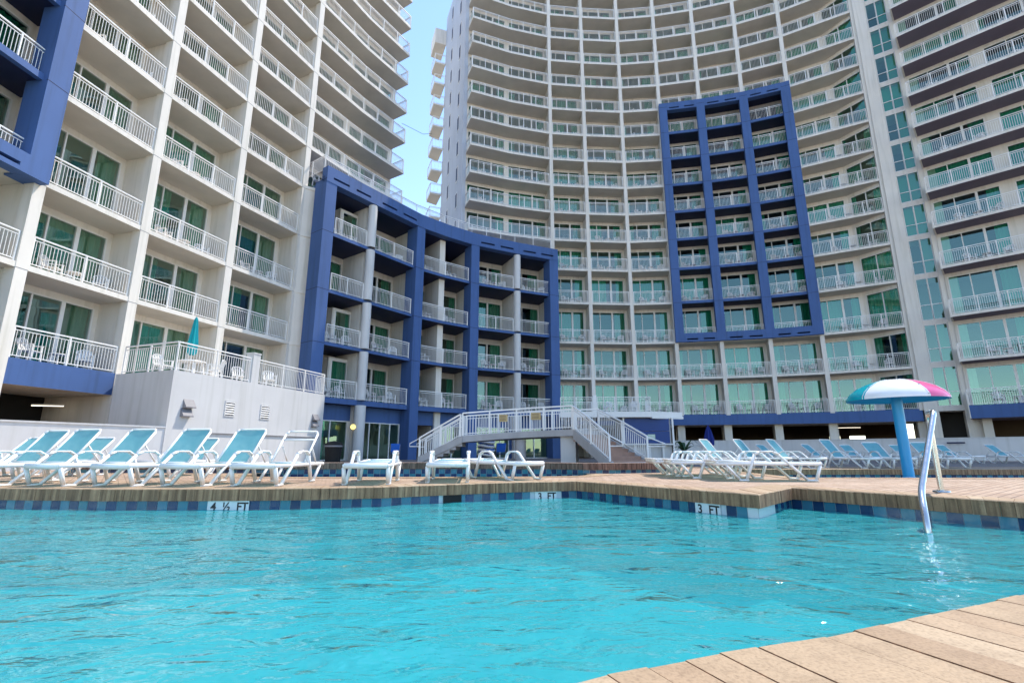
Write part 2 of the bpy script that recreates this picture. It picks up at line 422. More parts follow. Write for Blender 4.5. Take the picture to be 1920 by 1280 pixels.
# level heights: underside of the balcony slab at each storey (storey 2 is its floor)
ZB = {2: 3.40, 3: 6.61, 4: 9.79, 5: 13.40, 6: 16.56, 7: 19.40}
for l in range(8, 24): ZB[l] = 19.40 + 2.75 * (l - 7)
SL = 0.20                      # slab thickness
DB = 1.62                      # balcony depth
DI = 4.60                      # depth of the front rooms
def ZF(l): return ZB[l] + SL   # finished floor
WORD = {2: 'second', 3: 'third', 4: 'fourth', 5: 'fifth', 6: 'sixth', 7: 'seventh', 8: 'eighth', 9: 'ninth', 10: 'tenth', 11: 'eleventh', 12: 'twelfth', 13: 'thirteenth', 14: 'fourteenth'}
NTH = ['first', 'second', 'third', 'fourth', 'fifth', 'sixth', 'seventh', 'eighth', 'ninth']

def slab(mb, P, l, mats, soffs, depth=DI, z0=None, z1=None, front=0.0):
    ns = vnormals(P); z0 = ZB[l] if z0 is None else z0; z1 = ZF(l) if z1 is None else z1
    for i in range(len(P) - 1):
        a, b = off(P[i], ns[i], front), off(P[i + 1], ns[i + 1], front)
        a2, b2 = off(P[i], ns[i], depth), off(P[i + 1], ns[i + 1], depth)
        sk = []
        if i > 0: sk.append('s3')
        if i < len(P) - 2: sk.append('s1')
        ring = [a, b, b2, a2]
        mb.hexa([(*p, z0) for p in ring] + [(*p, z1) for p in ring], mats[i], soffs[i], tuple(sk))

def railing(P, z, mat='white', h=1.07, inset=0.07, closed_ends=False, gap=0.115, mid_posts=True, name_only=False):
    """guard rail along the plan polyline P"""
    mb = MB()
    ns = vnormals(P); Q = [off(p, n, inset) for p, n in zip(P, ns)]
    for i in range(len(Q) - 1):
        a, b = Q[i], Q[i + 1]; L = math.hypot(b[0] - a[0], b[1] - a[1])
        mb.bar((*a, z + h), (*b, z + h), 0.06, 0.045, mat)
        mb.bar((*a, z + h - 0.12), (*b, z + h - 0.12), 0.03, 0.025, mat)
        mb.bar((*a, z + 0.09), (*b, z + 0.09), 0.03, 0.03, mat)
        npn = max(1, round(L / 1.45))
        for k in range(npn + 1):
            if k == npn and i < len(Q) - 2: continue
            p = lerp(a, b, min(max(k / npn, 0.02 / L), 1 - 0.02 / L)); mb.bar((*p, z), (*p, z + h), 0.05, 0.05, mat)
        nb = max(2, int(L / gap))
        for k in range(1, nb):
            p = lerp(a, b, k / nb); mb.bar((*p, z + 0.09), (*p, z + h - 0.12), 0.015, 0.015, mat)
    return mb

def door(a, b, n, z0, z1, rnd, cuts=(0.0, 0.25, 0.60, 1.0), thick=1, cover=None):
    """glazed sliding door between plan points a,b; returns frame, panes, curtain meshes"""
    L = math.hypot(b[0] - a[0], b[1] - a[1]); fr = MB(); gl = MB(); cu = MB()
    def P(u, d=0.0): q = lerp(a, b, u / L); return off(q, n, d)
    w = 0.055
    for zz in (z0 + w / 2, z1 - w / 2): fr.bar((*P(0), zz), (*P(L), zz), 0.10, w, 'frame')
    for i, c in enumerate(cuts):
        ww = 0.15 if (i == thick + 1 and len(cuts) > 3) else 0.06
        u = min(max(c * L, ww / 2), L - ww / 2)
        q0 = P(u); fr.wall(P(u - ww / 2), P(u + ww / 2), n, -0.05, 0.05, z0 + w, z1 - w, 'frame')
    for i in range(len(cuts) - 1):
        u0, u1 = cuts[i] * L + 0.03, cuts[i + 1] * L - 0.03
        q0, q1 = P(u0, 0.02), P(u1, 0.02)
        gl.face([(*q0, z0 + w), (*q1, z0 + w), (*q1, z1 - w), (*q0, z1 - w)], GLASS[0])
    style = rnd.random()
    if cover is not None: spans = cover
    elif style < 0.16: spans = [(0.02, 0.98)]
    elif style < 0.70: spans = [(0.0, 0.10 + 0.12 * rnd.random()), (0.82 - 0.12 * rnd.random(), 0.99)]
    elif style < 0.84: spans = [(0.0, 0.45 + 0.15 * rnd.random()), (0.8, 0.99)]
    else: spans = [(0.80, 0.99)]
    cm = 'curtain'
    for s0, s1 in spans:
        nn = max(3, int((s1 - s0) * L / 0.05)); prev = None
        for k in range(nn + 1):
            u = (s0 + (s1 - s0) * k / nn) * L
            q = P(u, 0.20 + 0.035 * math.sin(k * 1.35 + rnd.random() * 0.5))
            if prev: cu.face([(*prev, z0 + 0.06), (*q, z0 + 0.06), (*q, z1 - 0.02), (*prev, z1 - 0.02)], cm)
            prev = q
    return fr, gl, cu

def merge(dst, src):
    b = len(dst.v); dst.v += src.v
    for f, k in zip(src.f, src.mi):
        dst.f.append(tuple(b + i for i in f)); dst.mi.append(dst.mid(src.mats[k]))

class Facade:
    """gathers the repeated parts of one building; the 100 that show largest become parts of their own"""
    def __init__(s, root): s.root = root; s.rails = []; s.doors = []
    def add_rail(s, mb, size): s.rails.append((size, mb))
    def add_door(s, t, size): s.doors.append((size, t))
    def flush(s):
        s.rails.sort(key=lambda x: -x[0]); s.doors.sort(key=lambda x: -x[0])
        for _, mb in s.rails[:100]: kid(mb.mesh('balcony_railing'), 'balcony_railing', s.root)
        rest = MB()
        for _, mb in s.rails[100:]: merge(rest, mb)
        if rest.f: kid(rest.mesh('balcony_railings'), 'balcony_railings', s.root, 'stuff')
        for _, (fr, gl, cu) in s.doors[:100]:
            f = kid(fr.mesh('sliding_door'), 'sliding_door', s.root)
            kid(gl.mesh('pane'), 'pane', f)
            if cu.f: kid(cu.mesh('curtain'), 'curtain', f)
        fr2, gl2, cu2 = MB(), MB(), MB()
        for _, (fr, gl, cu) in s.doors[100:]: merge(fr2, fr); merge(gl2, gl); merge(cu2, cu)
        if fr2.f:
            f = kid(fr2.mesh('sliding_doors'), 'sliding_doors', s.root, 'stuff')
            kid(gl2.mesh('panes'), 'panes', f, 'stuff')
            if cu2.f: kid(cu2.mesh('curtains'), 'curtains', f, 'stuff')

def sizeof(p, z):
    d = math.sqrt(p[0] ** 2 + p[1] ** 2 + (z - 0.5) ** 2); return 1.0 / d

def back_wall(mb, a, b, n, l, rnd, fac, f0=0.06, f1=0.90, mat='stucco', head=0.30, cover=None, cuts=(0.0, 0.25, 0.60, 1.0), zfloor=None, ztop=None):
    """wall at the back of a balcony between plan points a,b (already at balcony depth) with a glazed door"""
    z0 = (ZF(l) if zfloor is None else zfloor); z1 = (ZB[l + 1] if ztop is None else ztop); zh = z1 - head
    p0, p1 = lerp(a, b, f0), lerp(a, b, f1)
    mb.wall(a, p0, n, 0, 0.12, z0, z1, mat); mb.wall(p1, b, n, 0, 0.12, z0, z1, mat)
    mb.wall(p0, p1, n, 0, 0.12, zh, z1, mat)
    fac.add_door(door(off(p0, n, 0.04), off(p1, n, 0.04), n, z0, zh, rnd, cuts=cuts, cover=cover), sizeof(a, z0))

# chairs on the balconies are placed after the towers are built
CHAIR_SPOTS = []   # (x, y, z, heading, label)

def balcony_furniture(a, b, n, z, rnd, where, nmax=2, p=0.92):
    L = math.hypot(b[0] - a[0], b[1] - a[1])
    if rnd.random() > p: return
    us = [0.30 + 0.1 * rnd.random(), 0.74 + 0.1 * rnd.random()][:nmax]
    sides = ['left white resin', 'right white resin']
    out_h = math.atan2(-n[1], -n[0])
    for i, u in enumerate(us):
        q = off(lerp(a, b, u), n, 0.75 + 0.25 * rnd.random())
        CHAIR_SPOTS.append(('chair', q[0], q[1], z, out_h + (0.5 if i == 0 else -0.5) * (0.4 + rnd.random()), '%s chair, %s' % (sides[i], where)))
    q = off(lerp(a, b, 0.55), n, 0.8)
    CHAIR_SPOTS.append(('table', q[0], q[1], z, 0.0, 'small white table, %s' % where))

def beam_with_slots(mb, a, b, n, z0, z1, mat, nslots=2, front=-0.35, back=0.1, slot_at='low'):
    """deep painted beam with narrow open slots"""
    L = math.hypot(b[0] - a[0], b[1] - a[1]); h = z1 - z0
    s0 = z0 + (0.16 if slot_at == 'low' else h - 0.30); s1 = s0 + 0.13
    mb.wall(a, b, n, front, back, z0, s0, mat); mb.wall(a, b, n, front, back, s1, z1, mat)
    mb.wall(a, b, n, back - 0.06, back - 0.01, s0, s1, 'dark')
    e = 0.12
    ts = [0.0]
    for k in range(nslots):
        c = (k + 0.5) / nslots; wv = 0.33 / nslots
        ts += [c - wv, c + wv]
    ts.append(1.0)
    for k in range(0, len(ts), 2):
        mb.wall(lerp(a, b, ts[k]), lerp(a, b, ts[k + 1]), n, front, back, s0, s1, mat)

rnd = random.Random(11)
# ================================================================== LEFT TOWER
PL = [(-17.35, 7.3), (-17.15, 11.7), (-16.72, 15.96), (-15.88, 19.91), (-14.58, 24.11), (-12.94, 28.18), (-10.97, 32.10), (-8.65, 35.82)]
LT = empty('hotel_tower', (-15.88, 19.91, 0), 'pale grey high-rise on the left with a blue frame at its upper left edge', 'building')
fac = Facade(LT); LTOP = 18; GLASS[0] = 'glass_mirror'
body = MB(); fins = MB(); nsL = vnormals(PL)
for l in range(3, LTOP + 1):
    s = MB(); mats = []; sof = []
    for i in range(len(PL) - 1):
        blue = (i == 1 and 5 <= l)
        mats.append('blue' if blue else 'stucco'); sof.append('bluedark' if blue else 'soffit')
    pts = PL if l >= 7 else PL[:6]
    slab(s, pts, l, mats[:len(pts) - 1], sof[:len(pts) - 1]); kid(s.mesh('balcony_slab'), 'balcony_slab', LT)
s = MB(); slab(s, PL[:4], 2, ['blue'] * 3, ['soffit'] * 3, z0=2.72, z1=3.60, front=0.0); kid(s.mesh('floor_band'), 'floor_band', LT)
s = MB(); slab(s, PL[3:6], 2, ['stucco'] * 2, ['soffit'] * 2, z0=3.1, z1=3.44, front=0.0, depth=DI); kid(s.mesh('terrace_floor'), 'terrace_floor', LT)
ztopL = ZB[LTOP] + 0.9
for i, (p, n) in enumerate(zip(PL, nsL)):
    if i == 6: continue
    u = unit(n); t = (u[1], -u[0])
    z0 = 0.0 if i < 3 else (3.44 if i < 6 else ZB[7])
    if i == 3: z0 = 0.0
    if i < 6:
        q0, q1 = off(p, t, -0.19), off(p, t, 0.19)
        m_ = MB(); m_.wall(q0, q1, u, -0.03, 0.42, z0, ztopL, 'stucco'); 
        r0, r1 = off(p, t, -0.11), off(p, t, 0.11)
        for l in range(3, LTOP):
            if ZB[l] > z0: m_.wall(off(p, t, -0.193), off(p, t, 0.193), u, -0.034, 0.1, ZB[l] - 0.01, ZB[l] + 0.012, 'grey')
        m_.wall(r0, r1, u, 0.42, DI, z0, ztopL, 'stucco'); kid(m_.mesh('pier'), 'pier', LT)
for i in range(len(PL) - 1):
    a, b, na, nb = PL[i], PL[i + 1], nsL[i], nsL[i + 1]
    n = inward(a, b); A, B = off(a, na, DB), off(b, nb, DB)
    for l in range(2, LTOP):
        if i >= 5 and l < 6: continue
        if l == 2 and i < 3: zf = 3.60
        elif l == 2: zf = 3.44
        else: zf = ZF(l)
        if l == 6 and i >= 5: zf = 17.62
        if i == 0 and (l > 9): continue
        if i in (5, 6):
            back_wall(body, A, B, n, l, rnd, fac, 0.04, 0.94, zfloor=zf, cuts=(0, 0.33, 0.66, 1.0))
        else:
            back_wall(body, A, B, n, l, rnd, fac, 0.05, 0.93, zfloor=zf, head=0.24, cuts=(0.0, 0.38, 0.68, 1.0))
        nm = ['', 'bay behind the blue frame', 'bay right of the blue frame', 'second bay right of the blue frame', 'third bay right of the blue frame', 'long bay near the sky gap', 'corner bay by the sky gap'][i]
        if i >= 1 and 2 <= l <= 12 and not (l == 2 and i in (3, 4)):
            balcony_furniture(a, b, n, zf, rnd, '%s floor, left tower, %s' % (WORD[l], nm), p=0.7 if l < 8 else 0.5)
for i in range(1, len(PL) - 1):
    a, b = PL[i], PL[i + 1]; e = 0.22
    for l in range(2, LTOP):
        if i >= 5 and l < 7: continue
        if l == 2 and i >= 3: continue
        if i >= 5: continue
        d = unit(vsub(b, a)); a2 = off(a, d, e); b2 = off(b, d, -e)
        zf = 3.60 if l == 2 else ZF(l)
        fac.add_rail(railing([a2, b2], zf), sizeof(a, zf))
for l in range(7, LTOP):
    a = PL[5]; d = unit(vsub(PL[6], a)); a2 = off(a, d, 0.22); e = PL[7]; nb = nsL[7]
    mb = railing([a2, PL[6], e], ZF(l))
    e1 = off(off(e, nb, 0.07), unit(vsub(PL[6], e)), 0.07); e2 = off(e1, nb, DB - 0.1)
    mb2 = railing([e1, e2], ZF(l), inset=0.0); merge(mb, mb2)
    fac.add_rail(mb, sizeof(a, ZF(l)) * 1.5)
# room backs and building mass
for i in range(len(PL) - 1):
    z0 = 3.44 if i < 5 else ZB[6]
    body.wall(off(PL[i], nsL[i], DI), off(PL[i + 1], nsL[i + 1], DI), (0, 0), 0, 0, z0, ztopL, 'room') if False else None
    A, B = off(PL[i], nsL[i], DI - 0.02), off(PL[i + 1], nsL[i + 1], DI - 0.02); A2, B2 = off(PL[i], nsL[i], 15), off(PL[i + 1], nsL[i + 1], 15)
    ring = [A, B, B2, A2]
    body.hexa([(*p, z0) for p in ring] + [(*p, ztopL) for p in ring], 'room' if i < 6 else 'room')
e = PL[7]; ne = nsL[7]; d = unit(vsub(PL[7], PL[6]))
body.wall(off(e, ne, DB), off(e, ne, 15), (d[0], d[1]), -0.05, 0.15, ZB[6], ztopL, 'stucco')
slab(body, PL, LTOP, ['stucco'] * 7, ['soffit'] * 7, depth=15.1, z0=ZB[LTOP] + 0.22, z1=ZB[LTOP] + 0.9)
kid(body.mesh('facade_wall'), 'facade_wall', LT)
# blue frame on the left tower, hanging in front of bay 1
bf = MB()
a, b = PL[1], PL[2]; n = inward(a, b); d = unit(vsub(b, a)); d2 = unit(vsub(PL[3], PL[2]))
c1 = b; c0 = off(b, d, -0.76)
bf.wall(c0, c1, n, -0.36, 0.5, 9.72, 46, 'blue')
l0 = off(a, d, 0.0); l1 = off(a, d, 0.76)
bf.wall(l0, l1, n, -0.36, 0.5, 9.72, 46, 'blue')
for l in range(5, 16): bf.wall(l1, c0, n, -0.16, 0.05, ZB[l] - 0.02, ZF(l) + 0.03, 'blue')
beam_with_slots(bf, l1, c0, n, 9.72, 10.42, 'blue', 2, -0.36, 0.12)
kid(bf.mesh('blue_frame'), 'blue_frame', LT)
rv = MB()
for l in range(5, 16):
    rv.wall(off(c0, d, -0.004), off(c1, d, 0.004), n, -0.364, -0.30, ZB[l] - 0.012, ZB[l] + 0.012, 'bluedark')
kid(rv.mesh('joint_line'), 'joint_line', LT)
# short end wall that meets the blue wing
ew = MB(); ew.prism([(-12.94, 28.15), (-12.30, 28.62), (-13.0, 30.2), (-14.0, 30.0)], 3.44, 16.75, 'stucco')
for l in range(3, 7): ew.prism([(-12.96, 28.10), (-12.22, 28.56), (-12.35, 28.75), (-12.96, 28.4)], ZB[l] - 0.02, ZB[l] + 0.17, 'stucco')
kid(ew.mesh('end_wall'), 'end_wall', LT)
fac.flush()

# ================================================================== CENTRE TOWER
PC = [(-3.76, 40.01), (-0.05, 41.45), (3.73, 42.42), (7.06, 42.76), (10.80, 42.98), (14.47, 42.63), (18.14, 41.93), (21.84, 40.93), (25.35, 39.52), (30.19, 36.73)]
CT = empty('hotel_tower', (10.8, 42.98, 0), 'tall curved tower in the centre with a tall blue grid frame on its balconies', 'building')
GLASS[0] = 'glass'; fac = Facade(CT); CTOP = 18; body = MB(); nsC = vnormals(PC)
NB = len(PC) - 1
for l in range(2, CTOP + 1):
    mats = []; sof = []
    for i in range(NB):
        blue = i in (5, 6, 7) and 5 <= l <= 12
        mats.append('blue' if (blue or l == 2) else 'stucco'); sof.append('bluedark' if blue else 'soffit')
    s = MB(); pts, st = PC, 0
    if l < 7: st = 2                       # the low blue wing stands in front of the left end
    zz = dict(z0=2.72, z1=3.60) if l == 2 else {}
    slab(s, PC[st:], l, mats[st:], sof[st:], **zz)
    kid(s.mesh('balcony_slab'), 'balcony_slab', CT)
ztopC = ZB[CTOP] + 0.7
for i, (p, n) in enumerate(zip(PC, nsC)):
    if i in (0, 1): continue
    u = unit(n); t = (u[1], -u[0])
    m_ = MB(); z0 = 3.5
    pts_ = [(-0.17, 0.17, -0.03, 0.35)]
    m_.wall(off(p, t, -0.16), off(p, t, 0.16), u, -0.03, 0.4, z0, ztopC, 'stucco')
    m_.wall(off(p, t, -0.10), off(p, t, 0.10), u, 0.4, DI, z0, ztopC, 'stucco')
    kid(m_.mesh('pier'), 'pier', CT)
BN = ['bay at the far left corner', 'bay left of the first pier', 'bay right of the first pier', 'second bay left of the tall blue grid', 'bay touching the tall blue grid',
      'left column of the tall blue grid', 'middle column of the tall blue grid', 'right column of the tall blue grid', 'wide bay right of the tall blue grid']
for i in range(NB):
    a, b, na, nb = PC[i], PC[i + 1], nsC[i], nsC[i + 1]
    n = inward(a, b); A, B = off(a, na, DB), off(b, nb, DB); d = unit(vsub(b, a))
    for l in range(2, CTOP):
        if i < 2 and l < 6: continue
        if i == 8:
            C_ = lerp(A, B, 0.60); zf = 3.6 if l == 2 else ZF(l)
            back_wall(body, A, C_, n, l, rnd, fac, 0.03, 0.93, zfloor=zf)
            O1 = off(b, nb, 0.25); nn = inward(C_, O1)
            back_wall(body, C_, O1, nn, l, rnd, fac, 0.08, 0.97, cuts=(0, 0.5, 1.0), zfloor=zf)
        else:
            back_wall(body, A, B, n, l, rnd, fac, 0.04 if i < 2 else 0.06, 0.95 if i < 2 else 0.92, zfloor=3.6 if l == 2 else None, head=0.24, cuts=(0.0, 0.30, 0.64, 1.0))
        zf = 3.60 if l == 2 else ZF(l)
        lim = 12
        if l <= lim and not (i < 2 and l < 7) and not (l == 2 and i < 3):
            if 5 <= i <= 7 and l < 5 and l == 4: pass
            balcony_furniture(a, b, n, zf, rnd, '%s floor, curved tower, %s' % (WORD[l], BN[i]), p=0.95 if l < 7 else 0.55)
for i in range(2, NB):
    a, b = PC[i], PC[i + 1]; d = unit(vsub(b, a))
    for l in range(2, CTOP):
        e = 0.20; zf = 3.60 if l == 2 else ZF(l)
        if 5 <= i <= 7 and 4 <= l <= 11: e = 0.36
        if l == 4 and 5 <= i <= 7: zf = 10.62 - 0.55
        h_ = 1.07
        fac.add_rail(railing([off(a, d, e), off(b, d, -e)], zf, h=h_), sizeof(a, zf))
for l in range(7, CTOP):
    e = PC[0]; ne = nsC[0]; d = unit(vsub(PC[1], PC[0])); b2 = off(PC[2], unit(vsub(PC[2], PC[1])), -0.2)
    mb = railing([e, PC[1], b2], ZF(l)); e1 = off(off(e, ne, 0.07), d, 0.07)
    merge(mb, railing([off(e1, ne, DB - 0.1), e1], ZF(l), inset=0.0)); fac.add_rail(mb, sizeof(e, ZF(l)) * 1.4)
for i in range(NB):
    z0 = 3.44
    A, B = off(PC[i], nsC[i], DI - 0.02), off(PC[i + 1], nsC[i + 1], DI - 0.02); dd_ = [9.8, 11, 12.5] + [14] * 8; A2, B2 = off(PC[i], nsC[i], dd_[i]), off(PC[i + 1], nsC[i + 1], dd_[i + 1])
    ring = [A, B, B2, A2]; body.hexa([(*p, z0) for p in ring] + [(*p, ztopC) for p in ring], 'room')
slab(body, PC, CTOP, ['stucco'] * NB, ['soffit'] * NB, depth=9.8, z0=ZB[CTOP] + 0.22, z1=ZB[CTOP] + 0.7)
kid(body.mesh('facade_wall'), 'facade_wall', CT)
# windowed side wall at the left end, running away from the pool
sw = MB(); e = PC[0]; ne = unit(nsC[0]); d = unit(vsub(PC[1], PC[0])); md = (-d[0], -d[1])
S0, S1 = off(e, ne, DB - 0.2), off(e, ne, 10.0)
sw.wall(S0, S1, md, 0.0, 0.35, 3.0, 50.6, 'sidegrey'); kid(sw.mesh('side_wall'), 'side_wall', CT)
for l in range(4, CTOP):
    for fpos, ww in ((0.18, 0.55), (0.60, 0.5)):
        q0 = lerp(S0, S1, fpos); q1 = off(q0, ne, ww * 1.2)
        m_ = MB(); q0b, q1b = off(q0, md, 0.352), off(q1, md, 0.352)
        m_.wall(q0b, q1b, md, 0.0, 0.03, ZF(l) + 0.5, ZF(l) + 2.1, 'frame'); f_ = kid(m_.mesh('side_window'), 'side_window', CT)
        g_ = MB(); i0, i1 = lerp(q0b, q1b, 0.1), lerp(q0b, q1b, 0.9); g_.wall(i0, i1, md, 0.032, 0.036, ZF(l) + 0.6, ZF(l) + 2.0, 'pane_side'); 
        M.setdefault('pane_side', M['bluedark']); kid(g_.mesh('pane'), 'pane', f_)
m_ = MB(); Q0 = S1
m_.prism([Q0, (8.0, 55.5), (10.0, 70.0), (-9.6, 67.0)], 0, 50.6, 'stucco'); kid(m_.mesh('rear_shade_block'), 'rear_shade_block', CT)  # unseen mass added to keep the sun off the rear balconies
# rear corner balconies beyond the side wall
rb0 = off(S1, md, 0.35)
for l in range(4, 17):
    m_ = MB(); Q = [rb0, off(rb0, md, 1.2), off(off(rb0, md, 1.2), ne, 2.0), off(rb0, ne, 2.4)]
    m_.prism([Q[3], Q[2], Q[1], Q[0]], ZB[l], ZF(l), 'stucco', bottom='soffit'); kid(m_.mesh('rear_balcony'), 'rear_balcony', CT)
    r_ = railing([Q[2], Q[1], Q[0]], ZF(l), inset=0.0, gap=0.34); kid(r_.mesh('rear_railing'), 'rear_railing', CT)
m_ = MB(); m_.prism([off(rb0, ne, 2.6), off(off(rb0, md, 1.3), ne, 2.4), off(rb0, md, 1.3), rb0], ZB[17], ZB[17] + 2.0, 'stucco', bottom='soffit'); kid(m_.mesh('rear_parapet'), 'rear_parapet', CT)
# tall blue grid frame
gf = MB(); gz0, gz1 = 9.84, 33.6
for i in (5, 6, 7, 8):
    u = unit(nsC[i]); t = (u[1], -u[0]); wv = 0.36
    lo, hi = (-wv, wv)
    if i == 5: lo, hi = -0.10, 0.62
    if i == 8: lo, hi = -0.62, 0.14
    gf.wall(off(PC[i], t, lo), off(PC[i], t, hi), u, -0.40, 0.2, gz0, gz1, 'blue')
for i in (5, 6, 7):
    n = inward(PC[i], PC[i + 1]); d = unit(vsub(PC[i + 1], PC[i]))
    a2 = off(PC[i], d, 0.62 if i == 5 else 0.36); b2 = off(PC[i + 1], d, -0.62 if i == 7 else -0.36)
    beam_with_slots(gf, a2, b2, n, 32.80, gz1, 'blue', 2, -0.39, 0.15)
    beam_with_slots(gf, a2, b2, n, gz0, 10.60, 'blue', 2, -0.39, 0.15)
    for l in range(5, 12): gf.wall(a2, b2, n, -0.10, 0.03, ZB[l] - 0.03, ZF(l) + 0.02, 'blue')
kid(gf.mesh('blue_grid_frame'), 'blue_grid_frame', CT)
jl = MB()
for l in range(5, 13):
    for i in (5, 6, 7, 8):
        u = unit(nsC[i]); t = (u[1], -u[0]); lo, hi = (-0.365, 0.365)
        if i == 5: lo, hi = -0.105, 0.625
        if i == 8: lo, hi = -0.625, 0.145
        jl.wall(off(PC[i], t, lo), off(PC[i], t, hi), u, -0.404, -0.36, ZB[l] - 0.014, ZB[l] + 0.014, 'bluedark')
kid(jl.mesh('joint_line'), 'joint_line', CT)
# open garage under the tower
gg = MB()
for i in range(3, NB + 1):
    u = unit(nsC[i]); q = off(PC[i], u, 0.9); m_ = MB()
    m_.box((q[0], q[1], 1.36), (0.5, 0.6, 2.72), 'stucco', math.atan2(u[1], u[0])); kid(m_.mesh('garage_column'), 'garage_column', CT)
    q2 = off(PC[i], u, 7.5); m_ = MB(); m_.box((q2[0] + 1, q2[1], 1.7), (0.6, 0.6, 3.4), 'stucco', math.atan2(u[1], u[0])); kid(m_.mesh('garage_column'), 'garage_column', CT)
for i in range(2, NB):
    A, B = off(PC[i], nsC[i], 13.6), off(PC[i + 1], nsC[i + 1], 13.6); n = inward(A, B)
    if i < 8: gg.wall(A, B, n, 0, 0.3, 0, 3.4, 'garage')
    else:
        for t0, t1 in ((0.0, 0.16), (0.30, 0.42), (0.62, 1.0)): gg.wall(lerp(A, B, t0), lerp(A, B, t1), n, 0, 0.3, 0, 3.4, 'garage')
        gg.wall(A, B, n, 0, 0.3, 0, 1.0, 'garage')
    gg.wall(A, B, n, 0, 0.3, 2.05, 3.4, 'garage')
kid(gg.mesh('garage_wall'), 'garage_wall', CT)
fac.flush()

# ================================================================== LIFT TOWER
E0, E1 = (30.22, 36.62), (32.42, 35.05)
LF = empty('lift_tower', (31.2, 35.9, 0), 'narrow white shaft with a vertical strip of green glazing between curved tower and right wing', 'building')
n = inward(E0, E1); eb = MB()
g0, g1 = 0.30, 0.82
eb.wall(E0, lerp(E0, E1, g0), n, -0.12, 1.0, 0, 50, 'stucco'); eb.wall(lerp(E0, E1, g1), off(E1, unit(vsub(E1, E0)), 0.5), n, -0.12, 1.0, 0, 50, 'stucco')
eb.wall(E0, off(E1, unit(vsub(E1, E0)), 0.5), n, 1.9, 14, 0, 50, 'room')
for l in range(2, 19):
    eb.wall(lerp(E0, E1, g0), lerp(E0, E1, g1), n, -0.03, 1.8, ZB[l] - 0.02, ZF(l) + 0.12, 'stucco')
eb.wall(E0, off(E1, unit(vsub(E1, E0)), 0.5), n, -0.12, 14, 50, 50.6, 'stucco')
kid(eb.mesh('shaft_wall'), 'shaft_wall', LF)
for l in range(2, 18):
    z0, z1 = ZF(l) + 0.12, ZB[l + 1] - 0.02; a, b = lerp(E0, E1, g0), lerp(E0, E1, g1)
    m_ = MB()
    for uu in (0.02, 0.5, 0.98):
        q = lerp(a, b, uu); m_.bar((*q, z0), (*q, z1), 0.06, 0.08, 'frame')
    for zz in (z0 + 0.03, z0 + (z1 - z0) * 0.36, z1 - 0.03): m_.bar((*a, zz), (*b, zz), 0.06, 0.05, 'frame')
    f_ = kid(m_.mesh('shaft_window'), 'shaft_window', LF)
    g_ = MB(); a_, b_ = off(a, n, 0.02), off(b, n, 0.02); g_.face([(*a_, z0), (*b_, z0), (*b_, z1), (*a_, z1)], 'glass'); kid(g_.mesh('pane'), 'pane', f_)
    if rnd.random() < 0.85:
        c_ = MB(); a_, b_ = off(lerp(a, b, 0.0 if rnd.random() < 0.4 else 0.5), n, 0.4), off(b, n, 0.4)
        c_.face([(*a_, z0), (*b_, z0), (*b_, z1), (*a_, z1)], 'curtain'); kid(c_.mesh('blind'), 'blind', f_)

# ================================================================== RIGHT WING
PR = [(31.01, 33.82), (34.22, 30.66), (37.45, 27.55), (40.9, 24.6)]
RW = empty('hotel_wing', (33, 32, 0), 'right-hand wing with long white-edged balconies and dark violet undersides', 'building')
fac = Facade(RW); body = MB(); nsR = vnormals(PR); RTOP = 16
for l in range(2, RTOP + 1):
    s = MB(); zz = dict(z0=2.72, z1=3.60) if l == 2 else {}
    slab(s, PR, l, ['blue' if l == 2 else 'stucco'] * 3, ['violet'] * 3, **zz); kid(s.mesh('balcony_slab'), 'balcony_slab', RW)
for i in range(3):
    a, b = PR[i], PR[i + 1]; n = inward(a, b); A, B = off(a, nsR[i], DB), off(b, nsR[i + 1], DB)
    for l in range(2, RTOP):
        zf = 3.6 if l == 2 else ZF(l)
        back_wall(body, A, B, n, l, rnd, fac, 0.03, 0.86, zfloor=zf, cuts=(0, 0.33, 0.66, 1.0), head=0.26)
        if l < 12 and i < 2: balcony_furniture(a, b, n, zf, rnd, '%s floor, right wing, %s' % (WORD[l], ['by the lift shaft', 'near the right edge of the photo'][i]), p=0.6)
    A, B = off(a, nsR[i], DI - 0.02), off(b, nsR[i + 1], DI - 0.02); A2, B2 = off(a, nsR[i], 14), off(b, nsR[i + 1], 14)
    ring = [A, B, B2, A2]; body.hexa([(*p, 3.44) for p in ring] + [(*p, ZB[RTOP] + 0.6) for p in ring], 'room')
slab(body, PR, RTOP, ['stucco'] * 3, ['soffit'] * 3, depth=14.1, z0=ZB[RTOP] + 0.22, z1=ZB[RTOP] + 0.8)
kid(body.mesh('facade_wall'), 'facade_wall', RW)
for l in range(2, RTOP):
    zf = 3.6 if l == 2 else ZF(l)
    fac.add_rail(railing(PR, zf), sizeof(PR[0], zf))
    m_ = MB(); n = unit(nsR[0]); d = unit(vsub(PR[1], PR[0]))
    m_.wall(off(PR[0], n, 0.01), off(PR[0], n, DB - 0.02), (d[0], d[1]), -0.06, 0.04, ZB[l] - 0.02 if l > 2 else 2.72, zf + 0.92, 'stucco')
    kid(m_.mesh('end_panel'), 'end_panel', RW)
for i in range(4):
    q = off(PR[i], unit(nsR[i]), 0.8); m_ = MB(); m_.box((q[0] + 1.0, q[1], 1.36), (0.5, 0.5, 2.72), 'stucco', 0.8); kid(m_.mesh('garage_column'), 'garage_column', RW)
m_ = MB()
for i in range(3):
    m_.wall(off(PR[i], nsR[i], 9), off(PR[i + 1], nsR[i + 1], 9), inward(PR[i], PR[i + 1]), 0, 0.3, 0, 3.4, 'garage')
kid(m_.mesh('garage_wall'), 'garage_wall', RW)
fac.flush()

